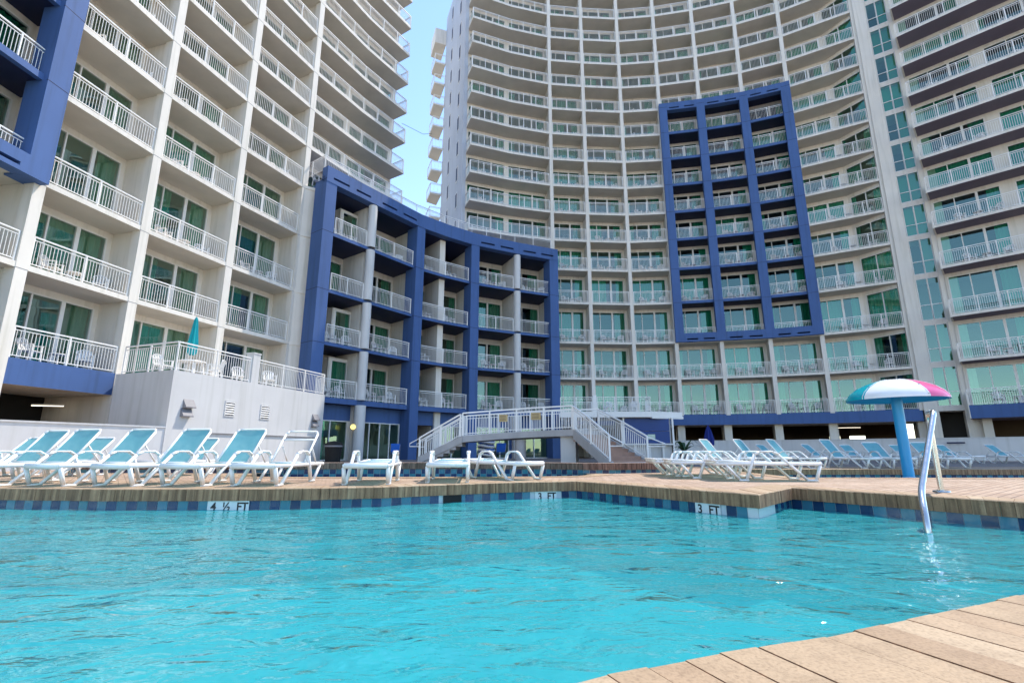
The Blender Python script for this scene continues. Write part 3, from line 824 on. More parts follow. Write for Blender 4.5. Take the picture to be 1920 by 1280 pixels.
# ================================================================== LOW BLUE WING
B0, B1, B2, B3 = (-11.12, 28.0), (-6.85, 34.0), (-3.05, 37.3), (3.62, 40.5)
RC1, RC2 = (-9.30, 30.55), (0.42, 39.1)
PB = [B0, RC1, B1, lerp(B1, B2, 0.5), B2, RC2, B3]
PB[3] = off(PB[3], inward(B1, B2), 0.12)
BW = empty('low_wing', (-6.85, 34, 0), 'low curved five storey wing framed in blue with round white columns', 'building')
fac = Facade(BW); body = MB(); nsB = vnormals(PB)
for l in (2, 3, 4, 5):
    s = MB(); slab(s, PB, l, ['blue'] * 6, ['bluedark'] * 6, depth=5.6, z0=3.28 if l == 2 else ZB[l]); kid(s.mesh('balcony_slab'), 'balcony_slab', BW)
s = MB(); slab(s, PB, 6, ['blue'] * 6, ['bluedark'] * 6, depth=6.9, z0=16.60, z1=17.30, front=0.3); kid(s.mesh('roof'), 'roof', BW)
for k, i in enumerate((0, 2, 4, 6)):
    u = unit(nsB[i]); t = (u[1], -u[0]); m_ = MB()
    lo, hi = (-0.36, 0.36)
    if i == 0: lo, hi = -0.62, 0.12
    if i == 6: lo, hi = -0.55, 0.25
    m_.wall(off(PB[i], t, lo), off(PB[i], t, hi), u, -0.28, 0.9, 0, 16.85, 'blue')
    kid(m_.mesh('blue_post'), 'blue_post', BW)
    j = MB()
    for l in (3, 4, 5, 6): j.wall(off(PB[i], t, lo - 0.004), off(PB[i], t, hi + 0.004), u, -0.284, 0.904, ZB[l] + 0.02 + (0.2 if l == 6 else 0), ZB[l] + 0.05 + (0.2 if l == 6 else 0), 'bluedark')
    kid(j.mesh('joint_line'), 'joint_line', BW)
rb = MB()
for i in range(6):
    a, b = PB[i], PB[i + 1]; n = inward(a, b); u0, u1 = nsB[i], nsB[i + 1]
    a1, b1 = off(a, u0, -0.30), off(b, u1, -0.30)
    if i == 0: a1 = off(a1, unit(vsub(b, a)), -0.62)
    if i == 5: b1 = off(b1, unit(vsub(b, a)), 0.25)
    rb.wall(a1, b1, n, 0.0, 0.55, 17.02, 17.62, 'blue')
    if i in (2, 3): rb.wall(a1, b1, n, 0.0, 0.55, 16.60, 17.02, 'blue')
    else: 
        for f0_, f1_ in ((0, 0.12), (0.43, 0.57), (0.88, 1)): rb.wall(lerp(a1, b1, f0_), lerp(a1, b1, f1_), n, 0.0, 0.55, 16.88, 17.02, 'blue')
        rb.wall(a1, b1, n, 0.0, 0.55, 16.60, 16.88, 'blue'); rb.wall(a1, b1, n, 0.25, 0.45, 16.88, 17.02, 'dark')
kid(rb.mesh('roof_beam'), 'roof_beam', BW)
for p in (RC1, RC2):
    m_ = MB(); m_.tube([(*p, 0), (*p, 3.28)], 0.34, 'stucco2', 24, False)
    for l in (2, 3, 4, 5): m_.tube([(*p, ZF(l) if l > 2 else 3.6), (*p, ZB[l + 1])], 0.29, 'stucco2', 24, False)
    kid(m_.mesh('round_column'), 'round_column', BW)
    c = kid(MB().mesh('x'), 'x', BW) if False else None
segs = ['corner bay beside the left tower', 'bay right of the first round column', 'bay left of the pale fin', 'bay right of the pale fin', 'bay left of the second round column', 'bay right of the second round column']
for i in range(6):
    a, b = PB[i], PB[i + 1]; n = inward(a, b); d = unit(vsub(b, a)); A, B = off(a, nsB[i], 2.75), off(b, nsB[i + 1], 2.75)
    for l in (2, 3, 4, 5):
        zf = 3.6 if l == 2 else ZF(l); zt = ZB[l + 1] if l < 5 else 16.6
        if i in (2, 3) and l == 5:
            body.wall(off(A, n, 1.2), off(B, n, 1.2), n, 0, 0.1, zf, zt, 'room')
        else:
            back_wall(body, A, B, n, l, rnd, fac, 0.05, 0.95, zfloor=zf, ztop=zt, head=0.40, cuts=(0, 0.33, 0.66, 1.0) if i in (1, 4) else (0, 0.5, 1.0))
        if i == 0 and l in (2, 3, 5):
            q0 = lerp(A, B, 0.52); q1 = lerp(A, B, 0.98); f0 = off(q0, n, -1.3); f1 = off(q1, n, -1.3)
            back_wall(body, f0, f1, n, l, rnd, fac, 0.16, 0.98, zfloor=zf, ztop=zt - 0.35, cuts=(0, 1.0), head=0.15)
            body.wall(q0, f0, (d[0], d[1]), 0.0, 0.1, zf, zt - 0.35, 'stucco')
        a2, b2 = off(a, d, 0.42 if i in (0, 2, 4) else 0.3), off(b, d, -0.42 if i in (1, 3, 5) else -0.3)
        if i == 2: b2 = b
        if i == 3: a2 = a
        fac.add_rail(railing([a2, b2], zf), sizeof(a, zf))
        balcony_furniture(a2, b2, n, zf, rnd, '%s floor, low blue wing, %s' % (WORD[l], segs[i]), nmax=2 if i not in (2, 3) else 1, p=0.8)
# pale fin between B1 and B2, fins beside the round columns and posts
for i in (1, 2, 3, 4, 5, 0, 6):
    u = unit(nsB[i]); t = (u[1], -u[0]); m_ = MB()
    f0 = 0.55 if i == 3 else (0.5 if i in (1, 5) else 0.9)
    m_.wall(off(PB[i], t, -0.12 - (0.12 if i == 3 else 0)), off(PB[i], t, 0.12 + (0.12 if i == 3 else 0)), u, f0, 5.58, 0, 16.6, 'stucco'); kid(m_.mesh('fin_wall'), 'fin_wall', BW)
# ground floor: blue header above glazed doors
for i in range(6):
    a, b = PB[i], PB[i + 1]; n = inward(a, b); A, B = off(a, nsB[i], 0.75), off(b, nsB[i + 1], 0.75)
    body.wall(A, B, n, 0, 0.2, 2.35, 3.28, 'blue')
    if i != 2: fac.add_door(door(lerp(A, B, 0.12), lerp(A, B, 0.9), n, 0.02, 2.35, rnd, cuts=(0, 0.25, 0.5, 0.75, 1.0) if i in (1, 4) else (0, 0.5, 1.0), thick=9, cover=[(0.05, 0.4)] if i == 0 else []), 1)
    body.wall(A, lerp(A, B, 0.12), n, 0, 0.15, 0, 2.35, 'stucco2' if i == 1 else 'blue'); body.wall(lerp(A, B, 0.9), B, n, 0, 0.15, 0, 2.35, 'stucco2' if i == 0 else 'blue')
    A2, B2 = off(a, nsB[i], 5.55), off(b, nsB[i + 1], 5.55); n2 = inward(A2, B2); body.wall(A2, B2, n2, 0, 1.3, 0, 17.2, 'room')
kid(body.mesh('facade_wall'), 'facade_wall', BW)
# roof terrace railing, set back from the beam
q = [off(p, nn_, 0.45) for p, nn_ in zip(PB, nsB)]
m_ = railing([off(off(B0, nsB[0], 3.0), (-0.3, -0.5), 0.8), off(q[0], unit(vsub(q[0], q[1])), 0.4)] + q[1:] , 17.62, inset=0.0); kid(m_.mesh('roof_railing'), 'roof_railing', BW)
fac.flush()

# ================================================================== PLANT ROOM with terrace (left)
T0, T1, T2 = (-15.3, 19.0), (-12.32, 17.9), (-9.88, 26.2)
PRm = empty('plant_room', (-12.32, 17.9, 0), 'plain pale grey block with louvred vents and a railed terrace on top', 'building')
m_ = MB(); m_.prism([T0, T1, T2, (-10.9, 27.6), (-13.4, 28.0), (-15.8, 20.0)], 0, 3.45, 'stucco2'); kid(m_.mesh('block_wall'), 'block_wall', PRm)
ped = lerp(T1, T2, 0.44); dT = unit(vsub(T2, T1)); nT = inward(T1, T2)
m_ = MB(); m_.wall(off(ped, dT, -0.2), off(ped, dT, 0.2), nT, 0.0, 0.4, 3.45, 4.72, 'stucco2'); m_.wall(off(ped, dT, -0.22), off(ped, dT, 0.22), nT, -0.02, 0.42, 4.72, 4.78, 'stucco2'); kid(m_.mesh('pedestal'), 'pedestal', PRm)
kid(railing([off(T0, unit(vsub(T1, T0)), 0.2), T1, off(ped, dT, -0.22)], 3.45, inset=0.08).mesh('terrace_railing'), 'terrace_railing', PRm)
kid(railing([off(ped, dT, 0.22), T2, (-10.7, 27.2)], 3.45, inset=0.08).mesh('terrace_railing'), 'terrace_railing', PRm)
def on_wall(t_along, z): q = lerp(T1, T2, t_along); return q
for t0, t1, z0, z1 in ((0.28, 0.335, 1.95, 2.55), (0.50, 0.56, 1.95, 2.55)):
    f_ = MB(); a, b = lerp(T1, T2, t0), lerp(T1, T2, t1)
    for zz in (z0, z1): f_.wall(a, b, nT, -0.03, 0.02, zz - 0.02, zz + 0.02, 'stucco2')
    for q in (a, b): f_.wall(off(q, dT, -0.02), off(q, dT, 0.02), nT, -0.028, 0.02, z0 - 0.02, z1 + 0.02, 'stucco2')
    f_.wall(a, b, nT, -0.004, 0.01, z0, z1, 'dark'); fo = kid(f_.mesh('louvre_vent'), 'louvre_vent', PRm)
    g_ = MB()
    for k in range(6):
        zz = z0 + 0.06 + k * 0.095; g_.hexa([(*off(a, nT, -0.03), zz), (*off(b, nT, -0.03), zz), (*off(b, nT, -0.01), zz + 0.04), (*off(a, nT, -0.01), zz + 0.04), (*off(a, nT, -0.03), zz + 0.015), (*off(b, nT, -0.03), zz + 0.015), (*off(b, nT, -0.01), zz + 0.055), (*off(a, nT, -0.01), zz + 0.055)], 'white')
    kid(g_.mesh('slats'), 'slats', fo)
for t0, z in ((0.062, 2.16), (0.055, 1.83), (0.90, 2.12), (0.895, 1.80)):
    a, b = lerp(T1, T2, t0), lerp(T1, T2, t0 + 0.05); m_ = MB()
    o_ = -0.17
    m_.hexa([(*a, z), (*b, z), (*b, z + .02), (*a, z + .02), (*a, z + 0.0), (*b, z), (*b, z), (*a, z)], 'grey') if False else None
    pa, pb = off(a, nT, o_), off(b, nT, o_)
    m_.face([(*pa, z), (*pb, z), (*b, z + 0.28), (*a, z + 0.28)], 'grey'); m_.face([(*pa, z), (*a, z), (*a, z + 0.28)], 'grey'); m_.face([(*pb, z), (*b, z + 0.28), (*b, z)], 'grey')
    m_.face([(*pa, z - 0.04), (*pb, z - 0.04), (*pb, z), (*pa, z)], 'grey'); m_.face([(*a, z), (*pa, z), (*pa, z - 0.04), (*a, z - 0.04)], 'grey')
    kid(m_.mesh('vent_hood'), 'vent_hood', PRm)
m_ = MB(); m_.wall(lerp(T1, T2, 0.2), lerp(T1, T2, 0.97), nT, -0.05, 0.01, 1.22, 1.25, 'grey'); kid(m_.mesh('conduit'), 'conduit', PRm)
m_ = MB(); m_.wall(lerp(T1, T2, 0.33), lerp(T1, T2, 0.41), nT, -0.012, 0.02, 0.1, 0.95, 'frame'); dd = kid(m_.mesh('service_door'), 'service_door', PRm)
g_ = MB(); g_.wall(lerp(T1, T2, 0.336), lerp(T1, T2, 0.364), nT, -0.018, 0.0, 0.2, 0.9, 'dark'); g_.wall(lerp(T1, T2, 0.376), lerp(T1, T2, 0.404), nT, -0.018, 0.0, 0.2, 0.9, 'dark'); kid(g_.mesh('louvre'), 'louvre', dd)

# dark undercroft below the left tower
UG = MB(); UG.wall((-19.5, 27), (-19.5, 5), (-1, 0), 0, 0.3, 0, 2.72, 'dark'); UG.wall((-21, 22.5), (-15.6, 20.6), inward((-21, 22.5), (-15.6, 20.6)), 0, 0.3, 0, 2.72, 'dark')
kid(UG.mesh('undercroft_wall'), 'undercroft_wall', LT)
def lamp_tube(a, b, label):
    m_ = MB(); m_.bar(a, b, 0.03, 0.025, 'tube'); m2 = MB(); m2.bar((a[0], a[1], a[2] + 0.05), (b[0], b[1], b[2] + 0.05), 0.1, 0.05, 'white')
    r = empty('tube_light', a, label, 'lamp', 'tube lights in the garages')
    for mm, nm in ((m_, 'tube'), (m2, 'housing')):
        o = kid(mm.mesh(nm), nm, r); o.location = (-a[0], -a[1], -a[2])
lamp_tube((-18.9, 19.6, 2.3), (-17.9, 19.9, 2.3), 'lit tube light in the dark opening under the left tower')
lamp_tube((28.4, 44.0, 2.55), (30.0, 43.3, 2.55), 'lit tube light in the garage left of the mushroom pole')
lamp_tube((37.4, 36.6, 2.5), (38.4, 35.8, 2.5), 'lit tube light in the garage right of the handrail')

# re-parent world-space children: parts were built in world coordinates
for root in (LT, CT, LF, RW, BW, PRm):
    inv = Vector(root.location)
    for c in root.children: c.location = -inv

# ================================================================== GROUND, POOL
POOL = [(-16, 9.9), (-12.0, 8.9), (-9.4, 8.1), (-7.69, 7.76), (-5.92, 7.58), (-4.0, 7.61), (-3.0, 7.74), (-2.02, 8.03), (-1.2, 8.52), (0.04, 9.20), (1.19, 9.55), (3.14, 6.63), (4.24, 7.87), (5.53, 5.72), (7.0, 4.75), (8.6, 3.9),
        (7.2, 3.55), (5.2, 3.15), (3.4, 2.65), (2.35, 2.22), (1.93, 2.03), (1.66, 1.91), (1.29, 1.75), (0.93, 1.60), (0.57, 1.475), (0.24, 1.345), (-0.3, 1.05), (-1.6, 0.5), (-4, -0.6), (-9, -1.6), (-16, -2.0)]
CHAN = [(-6.4, 12.9), (-5.6, 13.4), (-3.5, 13.6), (-1.0, 13.65), (0.9, 13.5), (1.8, 12.9), (2.0, 12.2), (1.5, 11.5), (0.4, 11.15), (-1.8, 11.05), (-4.2, 11.0), (-5.8, 11.15), (-6.4, 11.8)]
BAS2 = [(6.3, 15.9), (11, 16.0), (20, 15.6), (24, 14.0), (20.5, 11.2), (14, 10.75), (9, 10.7), (6.0, 10.8)]
def sheet(name, outer, holes, z, mat, kind='structure'):
    loops = [[Vector((x, y, 0)) for x, y in outer]] + [[Vector((x, y, 0)) for x, y in h] for h in holes]
    tris = tessellate_polygon(loops); vs = [v for L in loops for v in L]
    me = bpy.data.meshes.new(name); me.from_pydata([(v.x, v.y, z) for v in vs], [], [tuple(t) for t in tris]); me.materials.append(M[mat])
    bm = bmesh.new(); bm.from_mesh(me)
    for f in bm.faces:
        f.normal_update()
        if f.normal.z < 0: f.normal_flip()
    bm.to_mesh(me); bm.free()
    o = bpy.data.objects.new(name, me); COL.objects.link(o); o['kind'] = kind; return o
DO = [(-34, -20), (48, -20), (48, 62), (-34, 62)]
sheet('pool_deck', DO, [POOL, CHAN, BAS2], 0.0, 'paver')
sheet('ground', [(-3000, -3000), (3000, -3000), (3000, 3000), (-3000, 3000)], [DO], 0.0, 'sand')

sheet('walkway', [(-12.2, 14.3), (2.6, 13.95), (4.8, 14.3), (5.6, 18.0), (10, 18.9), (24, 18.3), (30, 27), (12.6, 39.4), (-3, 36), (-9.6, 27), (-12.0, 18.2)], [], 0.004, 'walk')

def resample(P, step):
    out = []; n = len(P)
    for i in range(n):
        a, b = P[i], P[(i + 1) % n]; L = math.hypot(b[0] - a[0], b[1] - a[1]); k = max(1, round(L / step))
        for j in range(k): out.append((lerp(a, b, j / k), lerp(a, b, (j + 1) / k), i, j, k))
    return out
def nrm_in(P):
    """per-vertex normals pointing away from the pool (outline runs clockwise seen from above)"""
    n = len(P); out = []
    ar = sum(P[i][0] * P[(i + 1) % n][1] - P[(i + 1) % n][0] * P[i][1] for i in range(n)); sg = 1 if ar > 0 else -1
    for i in range(n):
        a, b, c = P[i - 1], P[i], P[(i + 1) % n]; d1, d2 = unit(vsub(b, a)), unit(vsub(c, b))
        n1 = (d1[1] * sg, -d1[0] * sg); n2 = (d2[1] * sg, -d2[0] * sg); u = unit((n1[0] + n2[0], n1[1] + n2[1]))
        k = 1.0 / max(0.45, u[0] * n1[0] + u[1] * n1[1]); out.append((u[0] * k, u[1] * k))
    return out
def coping(name, P, width, bw, z, thick=0.165, jitter=0.004, kind='structure', skip=None):
    ns = nrm_in(P); mb = MB(); n = len(P); rn = random.Random(3)
    for a, b, i, j, k in resample(P, bw):
        na, nb = ns[i], ns[(i + 1) % n]; n0, n1 = lerp(na, nb, j / k), lerp(na, nb, (j + 1) / k)
        if skip and skip((a[0] + b[0]) / 2, (a[1] + b[1]) / 2): continue
        g = 0.010 + rn.random() * 0.014; a_, b_ = lerp(a, b, g), lerp(a, b, 1 - g)
        n0_, n1_ = lerp(n0, n1, g), lerp(n0, n1, 1 - g)
        fr = -0.03 + rn.uniform(-jitter, jitter); zt = z + 0.006 + rn.uniform(0, jitter)
        f0, f1 = off(a_, n0_, fr), off(b_, n1_, fr); r0, r1 = off(a_, n0_, width), off(b_, n1_, width)
        c = 0.012
        f0c, f1c = off(a_, n0_, fr + c), off(b_, n1_, fr + c)
        # chamfered nose
        mb.v += []
        B_ = len(mb.v); mb.v += [(*f0, z - thick), (*f1, z - thick), (*f1, zt - c), (*f0, zt - c), (*f0c, zt), (*f1c, zt), (*r1, zt), (*r0, zt), (*r0, z - 0.05), (*r1, z - 0.05)]
        kk = mb.mid('coping')
        for f in ((0, 1, 2, 3), (3, 2, 5, 4), (4, 5, 6, 7), (7, 6, 9, 8), (0, 3, 4, 7, 8), (1, 9, 6, 5, 2), (1, 0, 8, 9)): mb.f.append(tuple(B_ + q for q in f)); mb.mi.append(kk)
    o = mb.build(name); o['kind'] = kind; return o
coping('pool_edge', POOL, 0.44, 0.125, 0.0)
coping('pool_edge', CHAN, 0.35, 0.15, 0.0, skip=lambda x, y: y > 12.6)
coping('pool_edge', BAS2, 0.35, 0.16, 0.0)

# white edge block and depth marker tiles
MARKS = [((-4.15, 7.60), '4 \u00bd FT', 0.60), ((0.62, 9.36), '3 FT', 0.42), ((2.73, 7.25), '3 FT', 0.40)]
def tiles(name, P, ztop, rows, ts, gap=0.006, marks=(), skipf=None):
    ns = nrm_in(P); mb = MB(); n = len(P); cnt = 0
    for i in range(n):      # backing wall
        a, b = P[i], P[(i + 1) % n]
        a_, b_ = off(a, ns[i], 0.012), off(b, ns[(i + 1) % n], 0.012)
        mb.face([(*a_, -1.5), (*b_, -1.5), (*b_, ztop - rows * ts), (*a_, ztop - rows * ts)], 'basin')
        mb.face([(*a_, ztop - rows * ts), (*b_, ztop - rows * ts), (*b_, ztop + 0.02), (*a_, ztop + 0.02)], 'grout')
    for a, b, i, j, k in resample(P, ts):
        na, nb = ns[i], ns[(i + 1) % n]; n0, n1 = lerp(na, nb, j / k), lerp(na, nb, (j + 1) / k)
        mx, my = (a[0] + b[0]) / 2, (a[1] + b[1]) / 2; cnt += 1
        if skipf and skipf(mx, my): continue
        L = math.hypot(b[0] - a[0], b[1] - a[1]); g = gap / 2 / L
        a_, b_ = off(lerp(a, b, g), n0, 0.004), off(lerp(a, b, 1 - g), n1, 0.004)
        for r in range(rows):
            z1 = ztop - r * ts - gap / 2; z0 = ztop - (r + 1) * ts + gap / 2
            if r == 0 and any(math.hypot(mx - q[0][0], my - q[0][1]) < q[2] / 2 + 0.02 for q in marks): continue
            pale = abs(mx - 3.35) < 0.26 and abs(my - 6.87) < 0.28
            mb.face([(*a_, z0), (*b_, z0), (*b_, z1), (*a_, z1)], 'tilewhite' if pale else ('tilenavy' if (cnt + r) % 2 else 'tileblue'))
    o = mb.build(name); o['kind'] = 'structure'; return o
tiles('pool_wall', POOL, -0.165, 2, 0.152, marks=MARKS, skipf=lambda x, y: abs(x + 1.02) < 0.16 and y > 8)
tiles('pool_wall', CHAN, -0.165, 2, 0.152)
tiles('pool_wall', BAS2, -0.165, 2, 0.152)
for nm, P in (('pool_floor', POOL), ('pool_floor', CHAN), ('pool_floor', BAS2)):
    sheet(nm, P, [], -1.25, 'basin')
SE = [(4.24, 7.87), (5.53, 5.72), (7.0, 4.75)]
m_ = MB(); nse = [unit((-0.857, -0.515)), unit((-0.70, -0.71)), unit((-0.55, -0.835))]
for k in range(4):
    d0, d1 = 0.34 * k, 0.34 * (k + 1); zt = -0.46 - 0.19 * k
    for i in range(2):
        ring = [off(SE[i], nse[i], d0), off(SE[i + 1], nse[i + 1], d0), off(SE[i + 1], nse[i + 1], d1), off(SE[i], nse[i], d1)]
        m_.hexa([(*p, -1.24) for p in ring] + [(*p, zt) for p in ring], 'basin')
        q = [off(SE[i], nse[i], d1 - 0.09), off(SE[i + 1], nse[i + 1], d1 - 0.09), off(SE[i + 1], nse[i + 1], d1 + 0.004), off(SE[i], nse[i], d1 + 0.004)]
        m_.hexa([(*p, zt - 0.1) for p in q] + [(*p, zt + 0.004) for p in q], 'tilenavy')
m_.build('pool_steps')['kind'] = 'structure'
# depth marker tiles with lettering
def text_mesh(body, size):
    cu = bpy.data.curves.new('t', 'FONT'); cu.body = body; cu.size = size; cu.align_x = 'CENTER'; cu.extrude = 0.0
    cu.offset = 0.0035
    o = bpy.data.objects.new('t', cu); COL.objects.link(o)
    dg = bpy.context.evaluated_depsgraph_get(); me = bpy.data.meshes.new_from_object(o.evaluated_get(dg))
    bpy.data.objects.remove(o); me.materials.clear(); me.materials.append(M['black']); return me
def seg_normal(p):
    best = None
    for i in range(len(POOL)):
        a, b = POOL[i], POOL[(i + 1) % len(POOL)]; d = vsub(b, a); L2 = d[0] ** 2 + d[1] ** 2
        t = max(0, min(1, ((p[0] - a[0]) * d[0] + (p[1] - a[1]) * d[1]) / L2)); q = lerp(a, b, t); e = math.hypot(p[0] - q[0], p[1] - q[1])
        if best is None or e < best[0]: best = (e, q, unit(d))
    return best[1], best[2]
where = ['white depth tile reading 4 1/2 FT below the left loungers', 'white depth tile reading 3 FT by the far inner corner of the pool', 'white depth tile reading 3 FT near the jutting pool corner']
for (p, txt, wd), lb in zip(MARKS, where):
    q, d = seg_normal(p)
    if d[0] < 0: d = (-d[0], -d[1])
    rz = math.atan2(d[1], d[0]); r = empty('depth_marker', (q[0], q[1], -0.165), lb, 'marker', 'pool depth markers', rz)
    m_ = MB(); m_.box((0, 0.0, -0.078), (wd, 0.016, 0.152), 'tilewhite'); kid(m_.mesh('tile'), 'tile', r)
    xs = {'4 \u00bd FT': [(-0.21, '4'), (-0.02, '\u00bd'), (0.16, 'F'), (0.245, 'T')], '3 FT': [(-0.12, '3'), (0.055, 'F'), (0.14, 'T')]}[txt]
    for cx, ch in xs:
        t_ = kid(text_mesh(ch, 0.145), 'letter', r); t_.rotation_euler = (R(90), 0, 0); t_.location = (cx, -0.0105, -0.138); t_.scale = (1.1, 1.15, 1)
m_ = MB(); m_.box((-1.02, 8.68, -0.235), (0.32, 0.14, 0.13), 'dark', 0.54); tag(m_.build('skimmer_opening'), 'black skimmer slot in the tile band of the pool wall', 'skimmer')

# water surfaces
def inside(P, x, y):
    c = False; n = len(P); j = n - 1
    for i in range(n):
        if (P[i][1] > y) != (P[j][1] > y) and x < (P[j][0] - P[i][0]) * (y - P[i][1]) / (P[j][1] - P[i][1]) + P[i][0]: c = not c
        j = i
    return c
def near(P, x, y, r): return inside(P, x, y) or any(inside(P, x + dx, y + dy) for dx, dy in ((r, 0), (-r, 0), (0, r), (0, -r)))
def water_sheet(name, P, z, st, amp):
    xs = [p[0] for p in P]; ys = [p[1] for p in P]; x0, x1, y0, y1 = min(xs), max(xs), min(ys), max(ys)
    nx, ny = int((x1 - x0) / st) + 2, int((y1 - y0) / st) + 2; idx = {}; vs = []; fs = []
    def vid(i, j):
        if (i, j) not in idx:
            x, y = x0 + i * st, y0 + j * st
            h = noise.noise((x * 0.9, y * 1.5, 0)) * 1.0 + noise.noise((x * 2.1 + y * 0.8, y * 3.4, 3.1)) * 0.55 + noise.noise((x * 5 - y * 2, y * 6.5 + x, 7.7)) * 0.22
            idx[(i, j)] = len(vs); vs.append((x, y, z + amp * h))
        return idx[(i, j)]
    for i in range(nx):
        for j in range(ny):
            cx, cy = x0 + (i + .5) * st, y0 + (j + .5) * st
            if near(P, cx, cy, st): fs.append((vid(i, j), vid(i + 1, j), vid(i + 1, j + 1), vid(i, j + 1)))
    me = bpy.data.meshes.new(name); me.from_pydata(vs, [], fs); me.materials.append(M['water'])
    for p in me.polygons: p.use_smooth = True
    o = bpy.data.objects.new(name, me); COL.objects.link(o); o['kind'] = 'structure'; return o
water_sheet('pool_water', POOL, -0.288, 0.06, 0.016)
water_sheet('spa_water', CHAN, -0.28, 0.15, 0.005)
water_sheet('splash_pool_water', BAS2, -0.28, 0.2, 0.006)

# raised tiled wall on the far side of the narrow pool
rw = [p for p in CHAN if p[1] >= 12.8]
RWp = [(-11.5, 13.3), (-8.5, 13.2), (-6.4, 13.1), (-5.6, 13.4), (-3.5, 13.6), (-1.0, 13.65), (0.9, 13.5), (1.8, 12.95), (2.6, 12.9), (4.2, 13.6)]
RT = empty('raised_pool_wall', (-1, 13.6, 0), 'low raised tiled wall with brown coping behind the narrow pool', 'wall')
mb = MB(); ct = MB(); tl = MB(); nsw = vnormals(RWp)
for i in range(len(RWp) - 1):
    a, b = RWp[i], RWp[i + 1]
    ring = [off(a, nsw[i], 0.0), off(b, nsw[i + 1], 0.0), off(b, nsw[i + 1], 0.5), off(a, nsw[i], 0.5)]
    mb.hexa([(*p, -0.3) for p in ring] + [(*p, 0.09) for p in ring], 'concrete')
    L = math.hypot(b[0] - a[0], b[1] - a[1]); k = max(1, round(L / 0.16))
    for j in range(k):
        t0, t1 = (j + 0.03) / k, (j + 0.97) / k; p0, p1 = lerp(a, b, t0), lerp(a, b, t1)
        n0, n1 = lerp(nsw[i], nsw[i + 1], t0), lerp(nsw[i], nsw[i + 1], t1)
        ring = [off(p0, n0, -0.04), off(p1, n1, -0.04), off(p1, n1, 0.52), off(p0, n0, 0.52)]
        ct.hexa([(*p, 0.09) for p in ring] + [(*p, 0.25) for p in ring], 'copingshaded')
        for r in range(3):
            q0, q1 = off(p0, n0, -0.006), off(p1, n1, -0.006); z1 = 0.085 - r * 0.125
            tl.face([(*q0, z1 - 0.12), (*q1, z1 - 0.12), (*q1, z1), (*q0, z1)], 'tilenavy' if (j + r) % 2 else 'tileblue')
for m_, nm in ((mb, 'wall_core'), (ct, 'coping'), (tl, 'tiles')):
    o = kid(m_.mesh(nm), nm, RT); o.location = -RT.location

# low perimeter walls
def low_wall(P, h, label, th=0.2, mat='stucco2'):
    r = empty('perimeter_wall', (P[0][0], P[0][1], 0), label, 'wall'); m_ = MB(); ns = vnormals(P)
    c_ = MB()
    for i in range(len(P) - 1):
        ring = [P[i], P[i + 1], off(P[i + 1], ns[i + 1], th), off(P[i], ns[i], th)]; m_.hexa([(*p, 0) for p in ring] + [(*p, h) for p in ring], mat)
        ring = [off(P[i], ns[i], -0.03), off(P[i + 1], ns[i + 1], -0.03), off(P[i + 1], ns[i + 1], th + 0.03), off(P[i], ns[i], th + 0.03)]; c_.hexa([(*p, h) for p in ring] + [(*p, h + 0.05) for p in ring], mat)
    for mm, nm in ((m_, 'wall_face'), (c_, 'cap')):
        o = kid(mm.mesh(nm), nm, r); o.location = -r.location
    return r
low_wall([(-17.6, 8.0), (-14.5, 13.5), (-12.34, 17.95)], 1.36, 'low pale wall behind the left loungers, ending at the plant room')
low_wall([(12.6, 39.6), (16.0, 39.4), (20.0, 37.6), (24.0, 34.4), (28.6, 30.2), (36, 24.0)], 1.33, 'long low pale wall in front of the garage on the right')

# ================================================================== TERRACE AND BAR under it (centre)
BR = empty('pool_bar', (9.2, 37.1, 0), 'small bar with closed dark blue shutters under a white terrace', 'kiosk')
m_ = MB(); m_.prism([(3.6, 37.3), (10.35, 37.0), (12.9, 37.9), (12.6, 41.6), (4.0, 42.2)], 3.02, 3.44, 'white', bottom='soffit'); m_.prism([(10.35, 36.98), (12.95, 37.85), (12.9, 38.2), (10.3, 37.3)], 2.92, 3.1, 'white'); o = kid(m_.mesh('terrace_slab'), 'terrace_slab', BR)
m_ = MB(); m_.wall((8.3, 37.6), (11.85, 37.45), (0, 1), 0.15, 3.0, 0, 3.02, 'stucco2'); kid(m_.mesh('bar_wall'), 'bar_wall', BR)
for k in range(2):
    x0 = 8.45 + k * 0.0; m_ = MB()
    a, b = (8.42, 37.55), (11.7, 37.42)
    zz = (1.12, 2.02, 2.98)
    m_.wall(a, b, (0, 1), 0.0, 0.06, zz[k] + 0.012, zz[k + 1] - 0.012, 'shutterblue'); kid(m_.mesh('shutter'), 'shutter', BR)
m_ = MB(); m_.wall((8.2, 37.45), (11.9, 37.3), (0, 1), -0.2, 0.12, 1.02, 1.1, 'white'); kid(m_.mesh('counter'), 'counter', BR)
for x in (8.3, 11.95):
    m_ = MB(); m_.wall((x - 0.06, 37.42), (x + 0.06, 37.42), (0, 1), -0.05, 0.1, 0, 3.02, 'white'); kid(m_.mesh('bar_post'), 'bar_post', BR)
for x in (9.0, 10.1, 11.1):
    m_ = MB(); m_.wall((x, 37.5), (x + 0.16, 37.5), (0, 1), -0.04, 0.1, 0, 1.02, 'frame'); kid(m_.mesh('pilaster'), 'pilaster', BR)
m_ = MB(); m_.wall((10.05, 37.42), (10.6, 37.40), (0, 1), -0.02, 0.03, 1.42, 1.78, 'signgreen')
for k in range(3): m_.wall((10.1, 37.41), (10.52, 37.395), (0, 1), -0.026, -0.02, 1.48 + k * 0.1, 1.505 + k * 0.1, 'white')
kid(m_.mesh('notice_plate'), 'notice_plate', BR)
kid(railing([(3.62, 37.32), (6.02, 37.2)], 3.44, inset=0.06).mesh('terrace_railing'), 'terrace_railing', BR)
